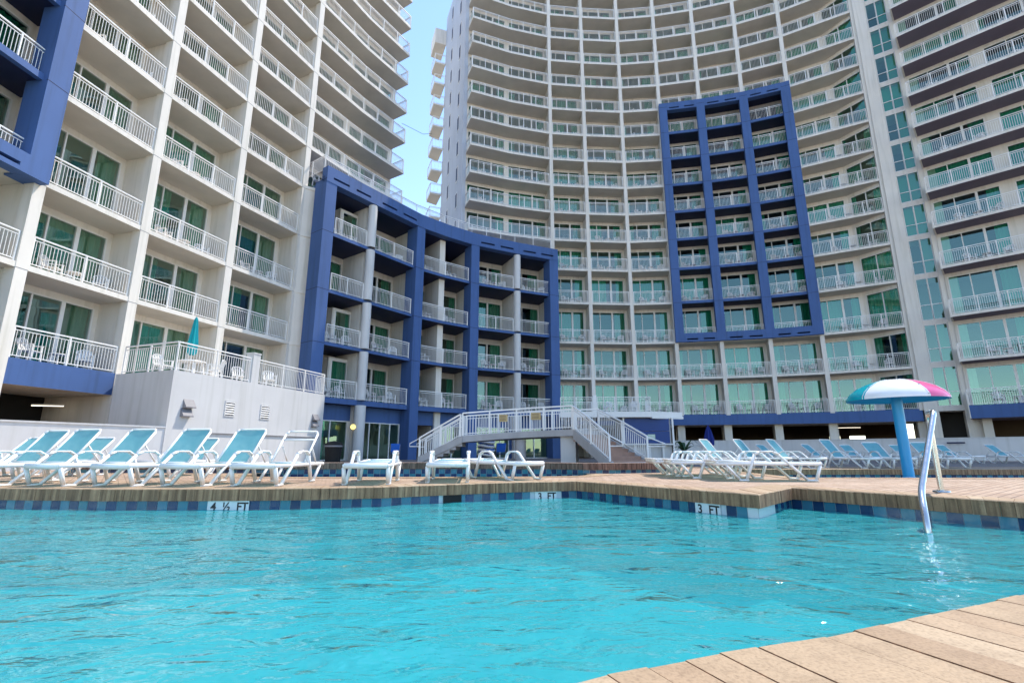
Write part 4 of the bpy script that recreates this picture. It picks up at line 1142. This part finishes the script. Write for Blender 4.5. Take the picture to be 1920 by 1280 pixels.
kid(railing([(6.35, 37.18), (10.35, 37.0), (10.4, 38.6)], 3.44, inset=0.06).mesh('terrace_railing'), 'terrace_railing', BR)
m_ = MB(); m_.box((6.18, 37.35, 4.05), (0.28, 0.3, 1.22), 'white'); kid(m_.mesh('pedestal'), 'pedestal', BR)
for c in BR.children: c.location = -BR.location
CHAIR_SPOTS.append(('chair', 7.6, 38.3, 3.44, -1.2, 'white resin chair on the white terrace above the bar, left one'))
CHAIR_SPOTS.append(('chair', 9.3, 38.2, 3.44, -2.0, 'white resin chair on the white terrace above the bar, right one'))

# ================================================================== FOOTBRIDGE with stairs
FB = empty('footbridge', (0, 24.2, 0), 'grey concrete footbridge with white railings and stairs at both ends', 'footbridge')
arc = []
for k in range(13):
    t = k / 12; x = -2.42 + (2.85 + 2.42) * t; y = 24.5 - 1.0 * t * t + 0.25 * math.sin(math.pi * t); z = 1.27 + 0.28 * t + 0.06 * math.sin(math.pi * t); arc.append((x, y, z))
arcb = []
for k in range(13):
    t = k / 12; x = -2.42 + (4.4 + 2.42) * t; y = 26.5 - 1.0 * t * t + 0.25 * math.sin(math.pi * t); arcb.append((x, y, arc[k][2]))
m_ = MB()
for k in range(12):
    a, b, c, d_ = arc[k], arc[k + 1], arcb[k + 1], arcb[k]
    m_.hexa([(a[0], a[1], a[2] - 0.30), (b[0], b[1], b[2] - 0.30), (c[0], c[1], c[2] - 0.30), (d_[0], d_[1], d_[2] - 0.30), a, b, c, d_], 'concrete')
kid(m_.mesh('bridge_deck'), 'bridge_deck', FB)
def guard(path, h=1.1, gap=0.12, mat='white'):
    mb = MB()
    for i in range(len(path) - 1):
        a, b = Vector(path[i]), Vector(path[i + 1]); L = (b - a).length; up = Vector((0, 0, 1))
        mb.bar(a + up * h, b + up * h, 0.08, 0.07, mat); mb.bar(a + up * (h - 0.15), b + up * (h - 0.15), 0.04, 0.04, mat); mb.bar(a + up * 0.1, b + up * 0.1, 0.04, 0.04, mat)
        nb = max(1, int(L / gap))
        for k in range(nb):
            p = a.lerp(b, (k + 0.5) / nb); mb.bar(p + up * 0.1, p + up * (h - 0.15), 0.028, 0.028, mat)
    acc = 0.0; last = -9
    for i in range(len(path)):
        if i: acc += (Vector(path[i]) - Vector(path[i - 1])).length
        if acc - last > 1.15 or i in (0, len(path) - 1):
            p = Vector(path[i]); mb.bar(p, p + Vector((0, 0, h)), 0.075, 0.075, mat); last = acc
    return mb
kid(guard([(p[0], p[1] + 0.06, p[2]) for p in arc]).mesh('bridge_railing'), 'bridge_railing', FB)
kid(guard([(p[0], p[1] - 0.06, p[2]) for p in arcb]).mesh('bridge_railing'), 'bridge_railing', FB)
def stairs(tl, tr, bl, br_, ztop, nst, treadm, sidem):
    """tl,tr top corners, bl,br bottom corners in plan; returns mesh of treads and stringers"""
    mb = MB()
    for k in range(nst):
        t0, t1 = k / nst, (k + 1) / nst; z1 = ztop * (1 - t0) - ztop / nst; 
        if z1 < 0.01: z1 = 0.0
        a, b = lerp(tl, bl, t0), lerp(tl, bl, t1); c, d_ = lerp(tr, br_, t1), lerp(tr, br_, t0)
        ring = [a, b, c, d_]; zt = ztop - (k + 1) * ztop / (nst + 1); zb = max(0.0, zt - 0.34)
        mb.hexa([(*p, zb) for p in ring] + [(*p, zt) for p in ring], treadm)
    return mb
# left flight
LS = dict(tl=(-2.42, 24.5), tr=(-2.42, 26.5), bl=(-4.55, 24.9), br=(-4.55, 26.9))
kid(stairs(LS['tl'], LS['tr'], LS['bl'], LS['br'], 1.27, 7, 'concrete', 'concrete').mesh('stair_flight'), 'stair_flight', FB)
m_ = MB(); m_.hexa([(-4.6, 24.86, 0), (-4.3, 24.8, 0), (-4.3, 24.9, 0), (-4.6, 24.96, 0), (-2.42, 24.40, 0.86), (-2.42, 24.40, 1.28), (-2.42, 24.50, 1.28), (-2.42, 24.50, 0.86)], 'concrete') if False else None
def stringer(a, b, z_a, z_b, th, dep, mat):
    n = inward(a, b); m_ = MB(); a2, b2 = off(a, n, th), off(b, n, th)
    m_.hexa([(*a, z_a - dep), (*b, z_b - dep), (*b2, z_b - dep), (*a2, z_a - dep), (*a, z_a), (*b, z_b), (*b2, z_b), (*a2, z_a)], mat); return m_
kid(stringer((-4.6, 24.84), (-2.42, 24.42), 0.28, 1.28, 0.12, 0.34, 'concrete').mesh('stringer'), 'stringer', FB)
kid(guard([(-4.55, 24.95, 0.10), (-3.5, 24.75, 0.68), (-2.52, 24.57, 1.22)]).mesh('stair_railing'), 'stair_railing', FB)
kid(guard([(-4.55, 26.8, 0.10), (-3.5, 26.6, 0.68), (-2.52, 26.4, 1.22)]).mesh('stair_railing'), 'stair_railing', FB)
for y in (24.95, 26.8):
    m_ = MB(); m_.tube([(-4.55, y, 1.18), (-5.05, y + 0.08, 0.92), (-5.05, y + 0.08, 0.78), (-4.55, y, 0.78)], 0.025, 'white', 8); kid(m_.mesh('handrail_loop'), 'handrail_loop', FB)
# right flight
kid(stairs((4.4, 25.5), (2.85, 23.5), (6.2, 23.2), (4.15, 21.4), 1.5, 8, 'terracotta', 'concrete').mesh('stair_flight'), 'stair_flight', FB)
kid(stringer((2.85, 23.5), (4.15, 21.35), 1.56, 0.10, 0.14, 0.46, 'concrete').mesh('stringer'), 'stringer', FB)
kid(stringer((6.3, 23.25), (4.4, 25.6), 0.10, 1.56, 0.14, 0.46, 'concrete').mesh('stringer'), 'stringer', FB)
kid(guard([(2.88, 23.52, 1.52), (3.5, 22.45, 0.86), (4.12, 21.45, 0.12)]).mesh('stair_railing'), 'stair_railing', FB)
kid(guard([(4.4, 25.45, 1.52), (5.3, 24.3, 0.86), (6.2, 23.2, 0.12)]).mesh('stair_railing'), 'stair_railing', FB)
for p, d in (((4.12, 21.45), (0.5, -0.35)), ((6.2, 23.2), (0.75, -0.2))):
    m_ = MB(); q = (p[0] + d[0], p[1] + d[1]); m_.tube([(*p, 1.2), (*q, 0.88), (*q, 0.76), (*p, 0.76)], 0.028, 'white', 8); kid(m_.mesh('handrail_loop'), 'handrail_loop', FB)
m_ = MB(); m_.prism([(4.0, 21.0), (6.6, 22.8), (6.1, 23.3), (3.6, 21.5)], 0.0, 0.08, 'stucco2'); kid(m_.mesh('landing'), 'landing', FB)
m_ = MB(); m_.tube([(0.42, 24.9, 0), (0.42, 24.9, 1.1)], 0.27, 'concrete', 20, False); kid(m_.mesh('round_support'), 'round_support', FB)
m_ = MB(); m_.prism([(2.3, 24.0), (3.0, 23.9), (3.3, 25.2), (2.5, 25.3)], 0, 1.28, 'stucco2'); kid(m_.mesh('support_wall'), 'support_wall', FB)
for x, zc, w_ in ((-0.42, 2.12, 0.42), (1.15, 2.2, 0.48)):
    m_ = MB(); yy = 24.36 if x < 0 else 24.2; m_.box((x, yy, zc), (w_, 0.02, 0.34), 'tan')
    for k in range(4): m_.box((x - 0.02, yy - 0.012, zc + 0.1 - k * 0.065), (w_ * 0.7, 0.006, 0.018), 'brownmetal')
    kid(m_.mesh('notice_plate'), 'notice_plate', FB)
for c in FB.children: c.location = -FB.location

# ================================================================== MUSHROOM FOUNTAIN
MX, MY = 9.66, 12.5
MU = empty('mushroom_fountain', (MX, MY, 0.0), 'blue pole with domed canopy in teal, white and pink standing in the far pool', 'fountain')
m_ = MB(); m_.tube([(0, 0, -0.6), (0, 0, 2.3)], 0.118, 'poleblue', 28, False); o = m_.build('pole', None, True); o.parent = MU
m_ = MB()
prof = [(1.06, 1.24), (1.055, 1.30), (0.97, 1.42), (0.81, 1.55), (0.61, 1.65), (0.40, 1.72), (0.20, 1.755), (0.02, 1.765)]
prof = [(r, z + 0.55) for r, z in prof]
segc = ['capwhite', 'cappink', 'capwhite', 'capteal', 'capwhite', 'cappink', 'capwhite', 'capteal']
def mc(j, i):
    a = (-37.8 - (j + 0.5) / 64.0 * 360) % 360
    return 'cappink' if 12 <= a < 54 or 200 <= a < 280 else ('capwhite' if a < 128 or a >= 280 else 'capteal')
m_.lathe(prof, (0, 0, 0), mc, 64); o = m_.build('canopy', None, True); o.parent = MU
m_ = MB()
for k_ in (12, 54, 128, 200, 280):
    a_ = R(-37.8 - k_); m_.tube([(r_ * math.cos(a_), r_ * math.sin(a_), z_ + 0.002) for r_, z_ in prof[:-1]], 0.007, 'capwhite', 6)
    for r_, z_ in (prof[1], prof[3]): m_.box((r_ * math.cos(a_), r_ * math.sin(a_), z_ + 0.008), (0.025, 0.025, 0.012), 'grey', a_)
kid(m_.mesh('seams'), 'seams', MU)
m_ = MB(); m_.lathe([(0.24, -0.26), (0.24, -0.2), (0.13, -0.17), (0.125, -0.05)], (0, 0, 0), lambda j, i: 'poleblue', 28); kid(m_.mesh('base_flange'), 'base_flange', MU)
m_ = MB(); m_.lathe([(1.06, 1.79), (1.0, 1.84), (0.6, 1.93), (0.115, 1.97)], (0, 0, 0), lambda j, i: 'underblue', 64); o = m_.build('canopy_underside', None, True); o.parent = MU

# ================================================================== HANDRAIL
HR = empty('pool_handrail', (6.0, 6.9, 0), 'polished steel grab rail bending from the deck down into the water', 'handrail')
def px(u, v, Y):     # helper used only to read positions off the plan of the pool edge
    a = (u - 960) / 930.5; b = (640 - v) / 930.5; p = 0.21787; F = math.cos(p) - b * math.sin(p)
    return (a / F * Y, Y, (math.sin(p) + b * math.cos(p)) / F * Y + 0.54)
base = px(1765, 918, 7.0); top = px(1753, 776, 6.75); topf = px(1752, 779, 6.35); bend = px(1727, 922, 5.75); foot = px(1735, 968, 5.50)
def rounded(P, r, k=7):
    out = [P[0]]
    for i in range(1, len(P) - 1):
        a_, c_ = (P[i - 1] - P[i]), (P[i + 1] - P[i]); rr_ = min(r[i - 1], a_.length * 0.48, c_.length * 0.48)
        p0 = P[i] + a_.normalized() * rr_; p2 = P[i] + c_.normalized() * rr_
        for j in range(k + 1):
            t = j / k; out.append(p0 * (1 - t) ** 2 + P[i] * 2 * t * (1 - t) + p2 * t * t)
    out.append(P[-1]); return out
path = rounded([Vector((base[0], base[1], 0.0)), Vector((base[0], base[1], 1.07)), Vector(topf) + Vector((0, 0, 0.05)), Vector(bend), Vector(foot), Vector(foot) + Vector((0, -0.03, -0.5))], [0.12, 0.10, 0.12, 0.3])
def smoothp(P, k=6):
    out = []
    for i in range(len(P) - 1):
        p0, p1, p2, p3 = P[max(i - 1, 0)], P[i], P[i + 1], P[min(i + 2, len(P) - 1)]
        for j in range(k):
            t = j / k; out.append(0.5 * ((2 * p1) + (p2 - p0) * t + (2 * p0 - 5 * p1 + 4 * p2 - p3) * t * t + (3 * p1 - p0 - 3 * p2 + p3) * t ** 3))
    out.append(P[-1]); return out
m_ = MB(); m_.tube(path, 0.033, 'steel', 20); o = m_.build('rail_tube', None, True); o.parent = HR; o.location = -HR.location
m_ = MB(); m_.lathe([(0.1, 0.008), (0.095, 0.022), (0.045, 0.034), (0.04, 0.034)], (base[0], base[1], 0), lambda j, i: 'steel', 24); o = m_.build('escutcheon', None, True); o.parent = HR; o.location = -HR.location

# ================================================================== SUN LOUNGERS
WL = 0.70
def lounger_meshes(back_deg, sling_back=True):
    """local frame: foot end at y=0, head towards +y"""
    fr = MB(); hw = WL / 2
    for sx in (-1, 1):
        x = sx * hw
        fr.bar((x, 0.0, 0.315), (x, 1.88, 0.315), 0.037, 0.057, 'resin')
        fr.bar((x, 0.03, 0.29), (x, 0.12, 0.03), 0.057, 0.049, 'resin'); fr.bar((x, 0.10, 0.022), (x, 0.30, 0.022), 0.061, 0.036, 'resin')
        fr.bar((x, 0.28, 0.03), (x, 0.78, 0.50), 0.053, 0.045, 'resin')
        fr.bar((x, 0.75, 0.49), (x, 0.86, 0.535), 0.070, 0.037, 'resin'); fr.bar((x, 0.85, 0.538), (x, 1.10, 0.538), 0.078, 0.037, 'resin'); fr.bar((x, 1.09, 0.535), (x, 1.19, 0.48), 0.070, 0.037, 'resin')
        fr.bar((x, 1.18, 0.49), (x, 1.36, 0.03), 0.053, 0.049, 'resin'); fr.bar((x, 1.33, 0.022), (x, 1.50, 0.022), 0.061, 0.036, 'resin'); fr.bar((x, 1.48, 0.03), (x, 1.72, 0.30), 0.049, 0.041, 'resin')
    for y, ww, hh in ((0.02, 0.05, 0.085), (0.62, 0.05, 0.04), (1.18, 0.05, 0.05), (1.86, 0.05, 0.07)): fr.bar((-hw, y, 0.315), (hw, y, 0.315), ww, hh, 'resin')
    st = MB(); ny = 10
    for k in range(ny):
        y0, y1 = 0.05 + 1.13 * k / ny, 0.05 + 1.13 * (k + 1) / ny
        def zz(y, x): return 0.338 - 0.035 * math.sin(math.pi * min(1, (y - 0.05) / 1.13)) * (1 - (x / hw) ** 2)
        for j in range(6):
            x0, x1 = -hw + 0.03 + (WL - 0.06) * j / 6, -hw + 0.03 + (WL - 0.06) * (j + 1) / 6
            st.face([(x0, y0, zz(y0, x0)), (x1, y0, zz(y0, x1)), (x1, y1, zz(y1, x1)), (x0, y1, zz(y1, x0))], 'sling')
    bk = MB(); bs = MB(); a = R(back_deg); hy, hz = 1.16, 0.345; BL = 0.76
    def bp(s, x, dz=0.0): return (x, hy + math.cos(a) * s - math.sin(a) * dz, hz + math.sin(a) * s + math.cos(a) * dz)
    w2 = hw - 0.045
    for sx in (-1, 1):
        bk.bar(bp(0, sx * w2), bp(BL - 0.06, sx * w2), 0.037, 0.041, 'resin'); bk.bar(bp(BL - 0.07, sx * w2), bp(BL, sx * (w2 - 0.05)), 0.037, 0.041, 'resin')
    bk.bar(bp(BL, -w2 + 0.05), bp(BL, -w2 * 0.4, 0), 0.037, 0.041, 'resin'); bk.bar(bp(BL, -w2 * 0.4), bp(BL, w2 * 0.4), 0.037, 0.041, 'resin'); bk.bar(bp(BL, w2 * 0.4), bp(BL, w2 - 0.05), 0.037, 0.041, 'resin')
    bk.bar(bp(0.0, -w2), bp(0.0, w2), 0.033, 0.041, 'resin')
    if back_deg > 10:
        for sx in (-1, 1): bk.bar(bp(0.42, sx * w2 * 0.9, -0.02), (sx * w2 * 0.9, hy + 0.55, 0.33), 0.025, 0.029, 'resin')
    if not sling_back: bk.bar(bp(BL * 0.72, -w2), bp(BL * 0.72, w2), 0.033, 0.037, 'resin')
    if sling_back:
        for k in range(6):
            s0, s1 = 0.02 + (BL - 0.04) * k / 6, 0.02 + (BL - 0.04) * (k + 1) / 6
            for j in range(6):
                x0, x1 = -w2 + 0.02 + (2 * w2 - 0.04) * j / 6, -w2 + 0.02 + (2 * w2 - 0.04) * (j + 1) / 6
                def q(s, x): return bp(s, x, -0.03 * math.sin(math.pi * s / BL) * (1 - (x / w2) ** 2))
                bs.face([q(s0, x0), q(s0, x1), q(s1, x1), q(s1, x0)], 'sling')
    def soft(mb, nm):
        me = mb.mesh(nm)
        bm = bmesh.new(); bm.from_mesh(me); bmesh.ops.remove_doubles(bm, verts=bm.verts, dist=1e-4)
        if nm in ('frame', 'backrest'): bmesh.ops.bevel(bm, geom=list(bm.edges), offset=0.008, segments=2, affect='EDGES', clamp_overlap=True)
        bm.to_mesh(me); bm.free()
        for p in me.polygons: p.use_smooth = True
        return me
    return {'frame': soft(fr, 'frame'), 'seat_sling': soft(st, 'seat_sling'), 'backrest': soft(bk, 'backrest'), 'back_sling': soft(bs, 'back_sling') if sling_back else None}
LM = {k: lounger_meshes(*v) for k, v in {'up': (52, True), 'mid': (42, True), 'flat': (2, True), 'bare': (48, False)}.items()}
def lounger(kind, x, y, deg, label, group, z=0.0):
    r = empty('sun_lounger', (x, y, z), label, 'sun lounger', group, R(deg))
    mm = LM[kind]; kid(mm['frame'], 'frame', r); kid(mm['seat_sling'], 'seat_sling', r); b = kid(mm['backrest'], 'backrest', r)
    if mm['back_sling']: kid(mm['back_sling'], 'back_sling', b)
GL = 'aqua and white sun loungers round the pool'
S = 'aqua lounger, back raised, '
lounger('up', -9.5, 8.55, -14, S + 'cut by the left edge of the photo', GL)
lounger('up', -8.42, 8.02, -13, S + 'first complete one of the left poolside row', GL)
lounger('up', -7.32, 7.95, -13, S + 'second complete one of the left poolside row', GL)
lounger('up', -6.22, 7.90, -11, S + 'third of the left poolside row, by the grey corner', GL)
lounger('up', -5.16, 7.93, -9, S + 'fourth of the left poolside row, before the louvre vents', GL)
lounger('bare', -4.05, 7.98, -2, 'white sun lounger whose raised back frame has no fabric', GL)
lounger('flat', -2.36, 8.25, 6, 'flat white sun lounger left of the footbridge, first right of the frame without fabric', GL)
lounger('flat', -1.12, 8.85, 4, 'flat white sun lounger in front of the left end of the footbridge', GL)
lounger('flat', 0.35, 9.75, 38, 'flat white sun lounger in front of the middle of the footbridge, turned sideways', GL)
lounger('mid', -9.9, 10.4, -4, 'aqua sun lounger against the left wall, left of the small lamp stand', GL)
lounger('mid', -7.7, 10.9, -4, 'aqua sun lounger half hidden in the gap of the left poolside row', GL)
lounger('mid', -11.3, 10.3, -4, 'aqua sun lounger against the left wall at the left edge of the photo', GL)
# right group on the near deck
lounger('flat', 5.72, 9.75, 86, 'flat white sun lounger nearest the jutting pool corner', GL)
lounger('flat', 5.15, 10.65, 88, 'flat sun lounger with aqua sling, second from the pool corner', GL)
lounger('flat', 5.05, 11.5, 90, 'flat white sun lounger, third back from the pool corner', GL)
lounger('flat', 5.2, 12.35, 92, 'flat white sun lounger, farthest back of the flat ones by the stairs', GL)
lounger('up', 7.75, 16.45, 42, S + 'leftmost of the right hand row', GL)
lounger('up', 8.9, 16.45, 40, S + 'second of the right hand row', GL)
lounger('up', 10.0, 16.4, 38, S + 'third of the right hand row, behind the flat lounger', GL)
lounger('up', 11.75, 16.45, 26, S + 'fourth of the right hand row, left of the mushroom', GL)
lounger('mid', 12.75, 16.5, -3, S + 'just left of the mushroom pole, facing the pool', GL)
lounger('mid', 14.5, 16.5, -3, S + 'between the mushroom pole and the steel handrail', GL)
for k, (x, y, dg) in enumerate([(12.6, 22.6, 30), (14.4, 22.0, 30), (16.6, 23.2, 10), (19.2, 23.5, 8), (21.3, 23.2, 12), (23.4, 22.8, 14), (25.8, 22.4, 16)]):
    lb = ['small aqua lounger far behind the middle of the right hand row', 'small aqua lounger by the wall, behind the fourth raised lounger', 'small aqua lounger by the wall with a dark strap', 'small aqua lounger by the wall, hidden partly by the mushroom pole', 'small aqua lounger by the wall, just right of the handrail', 'small aqua lounger by the wall below the dark slot', 'small aqua lounger by the wall at the right edge of the photo'][k]
    lounger('mid', x, y, dg, lb, GL)

# ================================================================== CHAIRS AND TABLES on the balconies
def chair_mesh():
    m_ = MB()
    m_.box((0.02, 0, 0.42), (0.44, 0.46, 0.03), 'resin')
    for sy in (-1, 1):
        m_.bar((0.22, sy * 0.22, 0.0), (0.20, sy * 0.22, 0.64), 0.05, 0.045, 'resin'); m_.bar((-0.24, sy * 0.22, 0.0), (-0.19, sy * 0.21, 0.45), 0.05, 0.045, 'resin')
        m_.bar((0.23, sy * 0.24, 0.645), (-0.24, sy * 0.23, 0.66), 0.06, 0.03, 'resin')
    for k in range(5):
        y = -0.18 + k * 0.09; m_.bar((-0.19, y, 0.44), (-0.31, y * 1.15, 0.85), 0.05, 0.02, 'resin')
    for k in range(6):
        a0, a1 = math.pi * k / 6, math.pi * (k + 1) / 6
        m_.bar((-0.31, 0.235 * math.cos(a0), 0.76 + 0.13 * math.sin(a0)), (-0.31, 0.235 * math.cos(a1), 0.76 + 0.13 * math.sin(a1)), 0.05, 0.03, 'resin')
    for sy in (-1, 1): m_.bar((-0.2, sy * 0.22, 0.44), (-0.31, sy * 0.235, 0.78), 0.04, 0.03, 'resin')
    return m_.mesh('resin_chair')
def table_mesh():
    m_ = MB(); m_.lathe([(0.02, 0.50), (0.27, 0.50), (0.28, 0.48), (0.26, 0.465)], (0, 0, 0), lambda j, i: 'resin', 16)
    for k in range(4):
        a = math.pi / 4 + k * math.pi / 2; m_.bar((0.2 * math.cos(a), 0.2 * math.sin(a), 0.48), (0.25 * math.cos(a), 0.25 * math.sin(a), 0), 0.04, 0.04, 'resin')
    return m_.mesh('side_table')
CM, TM = chair_mesh(), table_mesh()
CHAIR_SPOTS += [('chair', -13.9, 19.5, 3.45, -0.2, 'white resin chair at the umbrella table on the plant room roof, left side'), ('chair', -12.6, 20.8, 3.45, 3.4, 'white resin chair at the umbrella table on the plant room roof, right side'),
                ('chair', -12.4, 22.4, 3.45, -0.6, 'white resin chair just left of the grey pedestal on the plant room roof'), ('chair', -11.6, 23.6, 3.45, -0.8, 'white resin chair just right of the grey pedestal on the plant room roof'),
                ('table', -13.3, 20.3, 3.45, 0, 'white table under the closed teal umbrella')]
nc = {'chair': 0, 'table': 0}
CHAIR_SPOTS.sort(key=lambda c: c[1] ** 2 + c[2] ** 2 + c[3] ** 2)
for kind, x, y, z, h, lb in CHAIR_SPOTS:
    if nc[kind] >= 290: continue
    nc[kind] += 1
    o = bpy.data.objects.new('resin_chair' if kind == 'chair' else 'side_table', CM if kind == 'chair' else TM); COL.objects.link(o)
    o.location = (x, y, z + 0.002); o.rotation_euler = (0, 0, h)
    if kind == 'table' and 'umbrella' in lb: o.scale = (2.0, 2.0, 1.45)
    tag(o, lb, 'chair' if kind == 'chair' else 'table', 'white resin chairs on the balconies' if kind == 'chair' else 'small white tables on the balconies')

# ================================================================== SMALL THINGS
def closed_umbrella(x, y, z, h, mat, label, r=0.16):
    e = empty('closed_umbrella', (x, y, z), label, 'umbrella')
    m_ = MB(); m_.tube([(0, 0, 0), (0, 0, h)], 0.022, 'white', 8); kid(m_.mesh('pole'), 'pole', e)
    m_ = MB(); seg = 20; prof = [(0.02, h + 0.02), (0.07, h - 0.12), (0.62 * r, h - 0.5), (r, h - 1.1), (r * 0.9, h - 1.5), (r * 0.6, h - 1.62)]
    b0 = 0
    for rr, zz in prof:
        for j in range(seg):
            a = 2 * math.pi * j / seg; q = rr * (1 + 0.28 * math.cos(a * 6)); m_.v.append((q * math.cos(a), q * math.sin(a), zz))
    k = m_.mid(mat)
    for i in range(len(prof) - 1):
        for j in range(seg): m_.f.append((i * seg + j, i * seg + (j + 1) % seg, (i + 1) * seg + (j + 1) % seg, (i + 1) * seg + j)); m_.mi.append(k)
    kid(m_.mesh('canopy'), 'canopy', e)
closed_umbrella(-13.35, 20.3, 3.45, 2.62, 'teal', 'closed teal umbrella on the terrace above the plant room', 0.17)
closed_umbrella(15.2, 39.0, 0.0, 2.55, 'navy', 'closed dark blue umbrella in front of the garage opening', 0.32)
# yellow round wall lamp
q = off(RC1, unit(nsB[1]), -0.36)
LY = empty('round_wall_lamp', (-9.42, 30.22, 1.98), 'round yellow lamp on the first grey column', 'lamp')
m_ = MB(); m_.lathe([(0.16, 0.0), (0.15, 0.05), (0.08, 0.09), (0.005, 0.10)], (0, 0, 0), lambda j, i: 'lamp', 24); o = m_.build('globe', None, True); o.parent = LY; o.rotation_euler = (R(90), 0, R(8)); o.location = (-0.12, -0.02, 0)
m_ = MB(); m_.lathe([(0.17, -0.03), (0.17, 0.01), (0.155, 0.02)], (0, 0, 0), lambda j, i: 'grey', 24); o = m_.build('rim', None, True); o.parent = LY; o.rotation_euler = (R(90), 0, R(8)); o.location = (-0.12, -0.02, 0)
# blue folding chairs near the doors
def camp_chair(x, y, rz, label):
    e = empty('folding_chair', (x, y, 0), label, 'chair', 'blue folding chairs by the ground floor', rz)
    m_ = MB()
    for sx in (-1, 1):
        m_.bar((sx * 0.27, -0.25, 0), (sx * 0.27, 0.22, 0.95), 0.03, 0.03, 'grey'); m_.bar((sx * 0.27, 0.25, 0), (sx * 0.27, -0.22, 0.6), 0.03, 0.03, 'grey'); m_.bar((sx * 0.27, -0.24, 0.6), (sx * 0.27, 0.1, 0.62), 0.05, 0.025, 'grey')
    kid(m_.mesh('chair_frame'), 'chair_frame', e)
    m_ = MB(); m_.hexa([(-0.25, 0.02, 0.5), (0.25, 0.02, 0.5), (0.25, 0.05, 0.5), (-0.25, 0.05, 0.5), (-0.27, 0.22, 1.0), (0.27, 0.22, 1.0), (0.27, 0.25, 1.0), (-0.27, 0.25, 1.0)], 'chairblue'); kid(m_.mesh('fabric_back'), 'fabric_back', e)
    m_ = MB(); m_.hexa([(-0.25, -0.22, 0.42), (0.25, -0.22, 0.42), (0.25, 0.1, 0.38), (-0.25, 0.1, 0.38), (-0.25, -0.22, 0.44), (0.25, -0.22, 0.44), (0.25, 0.1, 0.40), (-0.25, 0.1, 0.40)], 'chairblue'); kid(m_.mesh('fabric_seat'), 'fabric_seat', e)
camp_chair(-6.9, 30.0, 0.2, 'blue folding chair before the glazed doors left of the footbridge')
camp_chair(-0.62, 28.4, -0.1, 'blue folding chair under the footbridge, right of the striped ring stack')
# stack of striped rings
SR = empty('ring_stack', (-1.45, 28.6, 0), 'stack of blue inflatable rings with white stripes under the footbridge', 'inflatable rings')
for k in range(5):
    m_ = MB(); P_ = [(0.38 * math.cos(a), 0.38 * math.sin(a), 0.35 + 0.235 * k) for a in [2 * math.pi * j / 20 for j in range(21)]]
    m_.tube(P_, 0.115, 'navy' if k % 2 == 0 else 'chairblue', 10, False); o = m_.build('ring', None, True); o.parent = SR
    m_ = MB(); P_ = [(0.42 * math.cos(a), 0.42 * math.sin(a), 0.35 + 0.235 * k + 0.03 * math.sin(a * 2)) for a in [math.pi + math.pi * j / 14 for j in range(15)]]
    m_.tube(P_, 0.085, 'white', 8); o = m_.build('stripe', None, True); o.parent = SR
m_ = MB(); m_.tube([(-1.45, 28.6, 0), (-1.45, 28.6, 1.75)], 0.05, 'grey', 10); o = kid(m_.mesh('stand'), 'stand', SR); o.location = -SR.location
# black bin by the plant room
BN_ = empty('bin', (-9.0, 25.6, 0), 'black round bin in front of the glazed doors beside the plant room', 'bin')
m_ = MB(); m_.lathe([(0.02, 0), (0.36, 0.0), (0.42, 0.75), (0.44, 0.9), (0.3, 1.02), (0.02, 1.06)], (0, 0, 0), lambda j, i: 'dark', 24); o = m_.build('bin_body', None, True); o.parent = BN_
m_ = MB(); m_.lathe([(0.445, 0.76), (0.46, 0.80), (0.445, 0.84)], (0, 0, 0), lambda j, i: 'grey', 24); o = m_.build('bin_rim', None, True); o.parent = BN_
# spotlight on a stake by the left wall
LS_ = empty('spotlight', (-9.6, 11.2, 0), 'small black spotlight on a stand beside the left wall', 'lamp')
m_ = MB(); m_.tube([(0, 0, 0), (0, 0, 0.72), (0.03, 0, 0.80)], 0.014, 'grey', 8); kid(m_.mesh('stake'), 'stake', LS_)
m_ = MB(); m_.box((0.04, -0.02, 0.84), (0.16, 0.07, 0.07), 'black'); m_.box((0.04, -0.06, 0.84), (0.13, 0.01, 0.04), 'white'); kid(m_.mesh('lamp_head'), 'lamp_head', LS_)
# dark planter palm by the bar
PP = empty('potted_palm', (10.3, 30.4, 0), 'dark potted palm between the bar and the garage', 'plant')
m_ = MB(); m_.lathe([(0.02, 0), (0.22, 0), (0.3, 0.5), (0.27, 0.5)], (0, 0, 0), lambda j, i: 'grey', 20); kid(m_.mesh('pot'), 'pot', PP)
m_ = MB(); rr = random.Random(5)
for k in range(16):
    a = rr.random() * 6.28; L = 0.7 + rr.random() * 0.4; up = 0.35 + rr.random() * 0.5; prev = None
    for j in range(9):
        t = j / 8; p = Vector((math.cos(a) * L * t, math.sin(a) * L * t, 0.5 + up * math.sin(t * 2.2) - 0.15 * t)); s = Vector((-math.sin(a), math.cos(a), 0)) * (0.10 * math.sin(math.pi * min(1, t + 0.1)) + 0.01)
        if prev: m_.face([prev[0] - prev[1], prev[0] + prev[1], p + s, p - s], 'leaf')
        prev = (p, s)
kid(m_.mesh('fronds'), 'fronds', PP)
# dark slot sign on the right wall
n_ = unit((-1, -1.1)); m_ = MB(); m_.box((27.3, 31.15, 1.06), (0.85, 0.05, 0.09), 'bluedark', -0.74); tag(m_.build('wall_plate'), 'narrow dark blue plate on the low right wall', 'sign')
# thin cable between the towers
m_ = MB(); m_.tube([(-9.3, 37, 27.6), (-8.9, 44, 31.5), (-9.3, 53.5, 38.3)], 0.02, 'brownmetal', 5); tag(m_.build('cable'), 'thin sagging cable crossing the sky gap between the towers', 'cable')
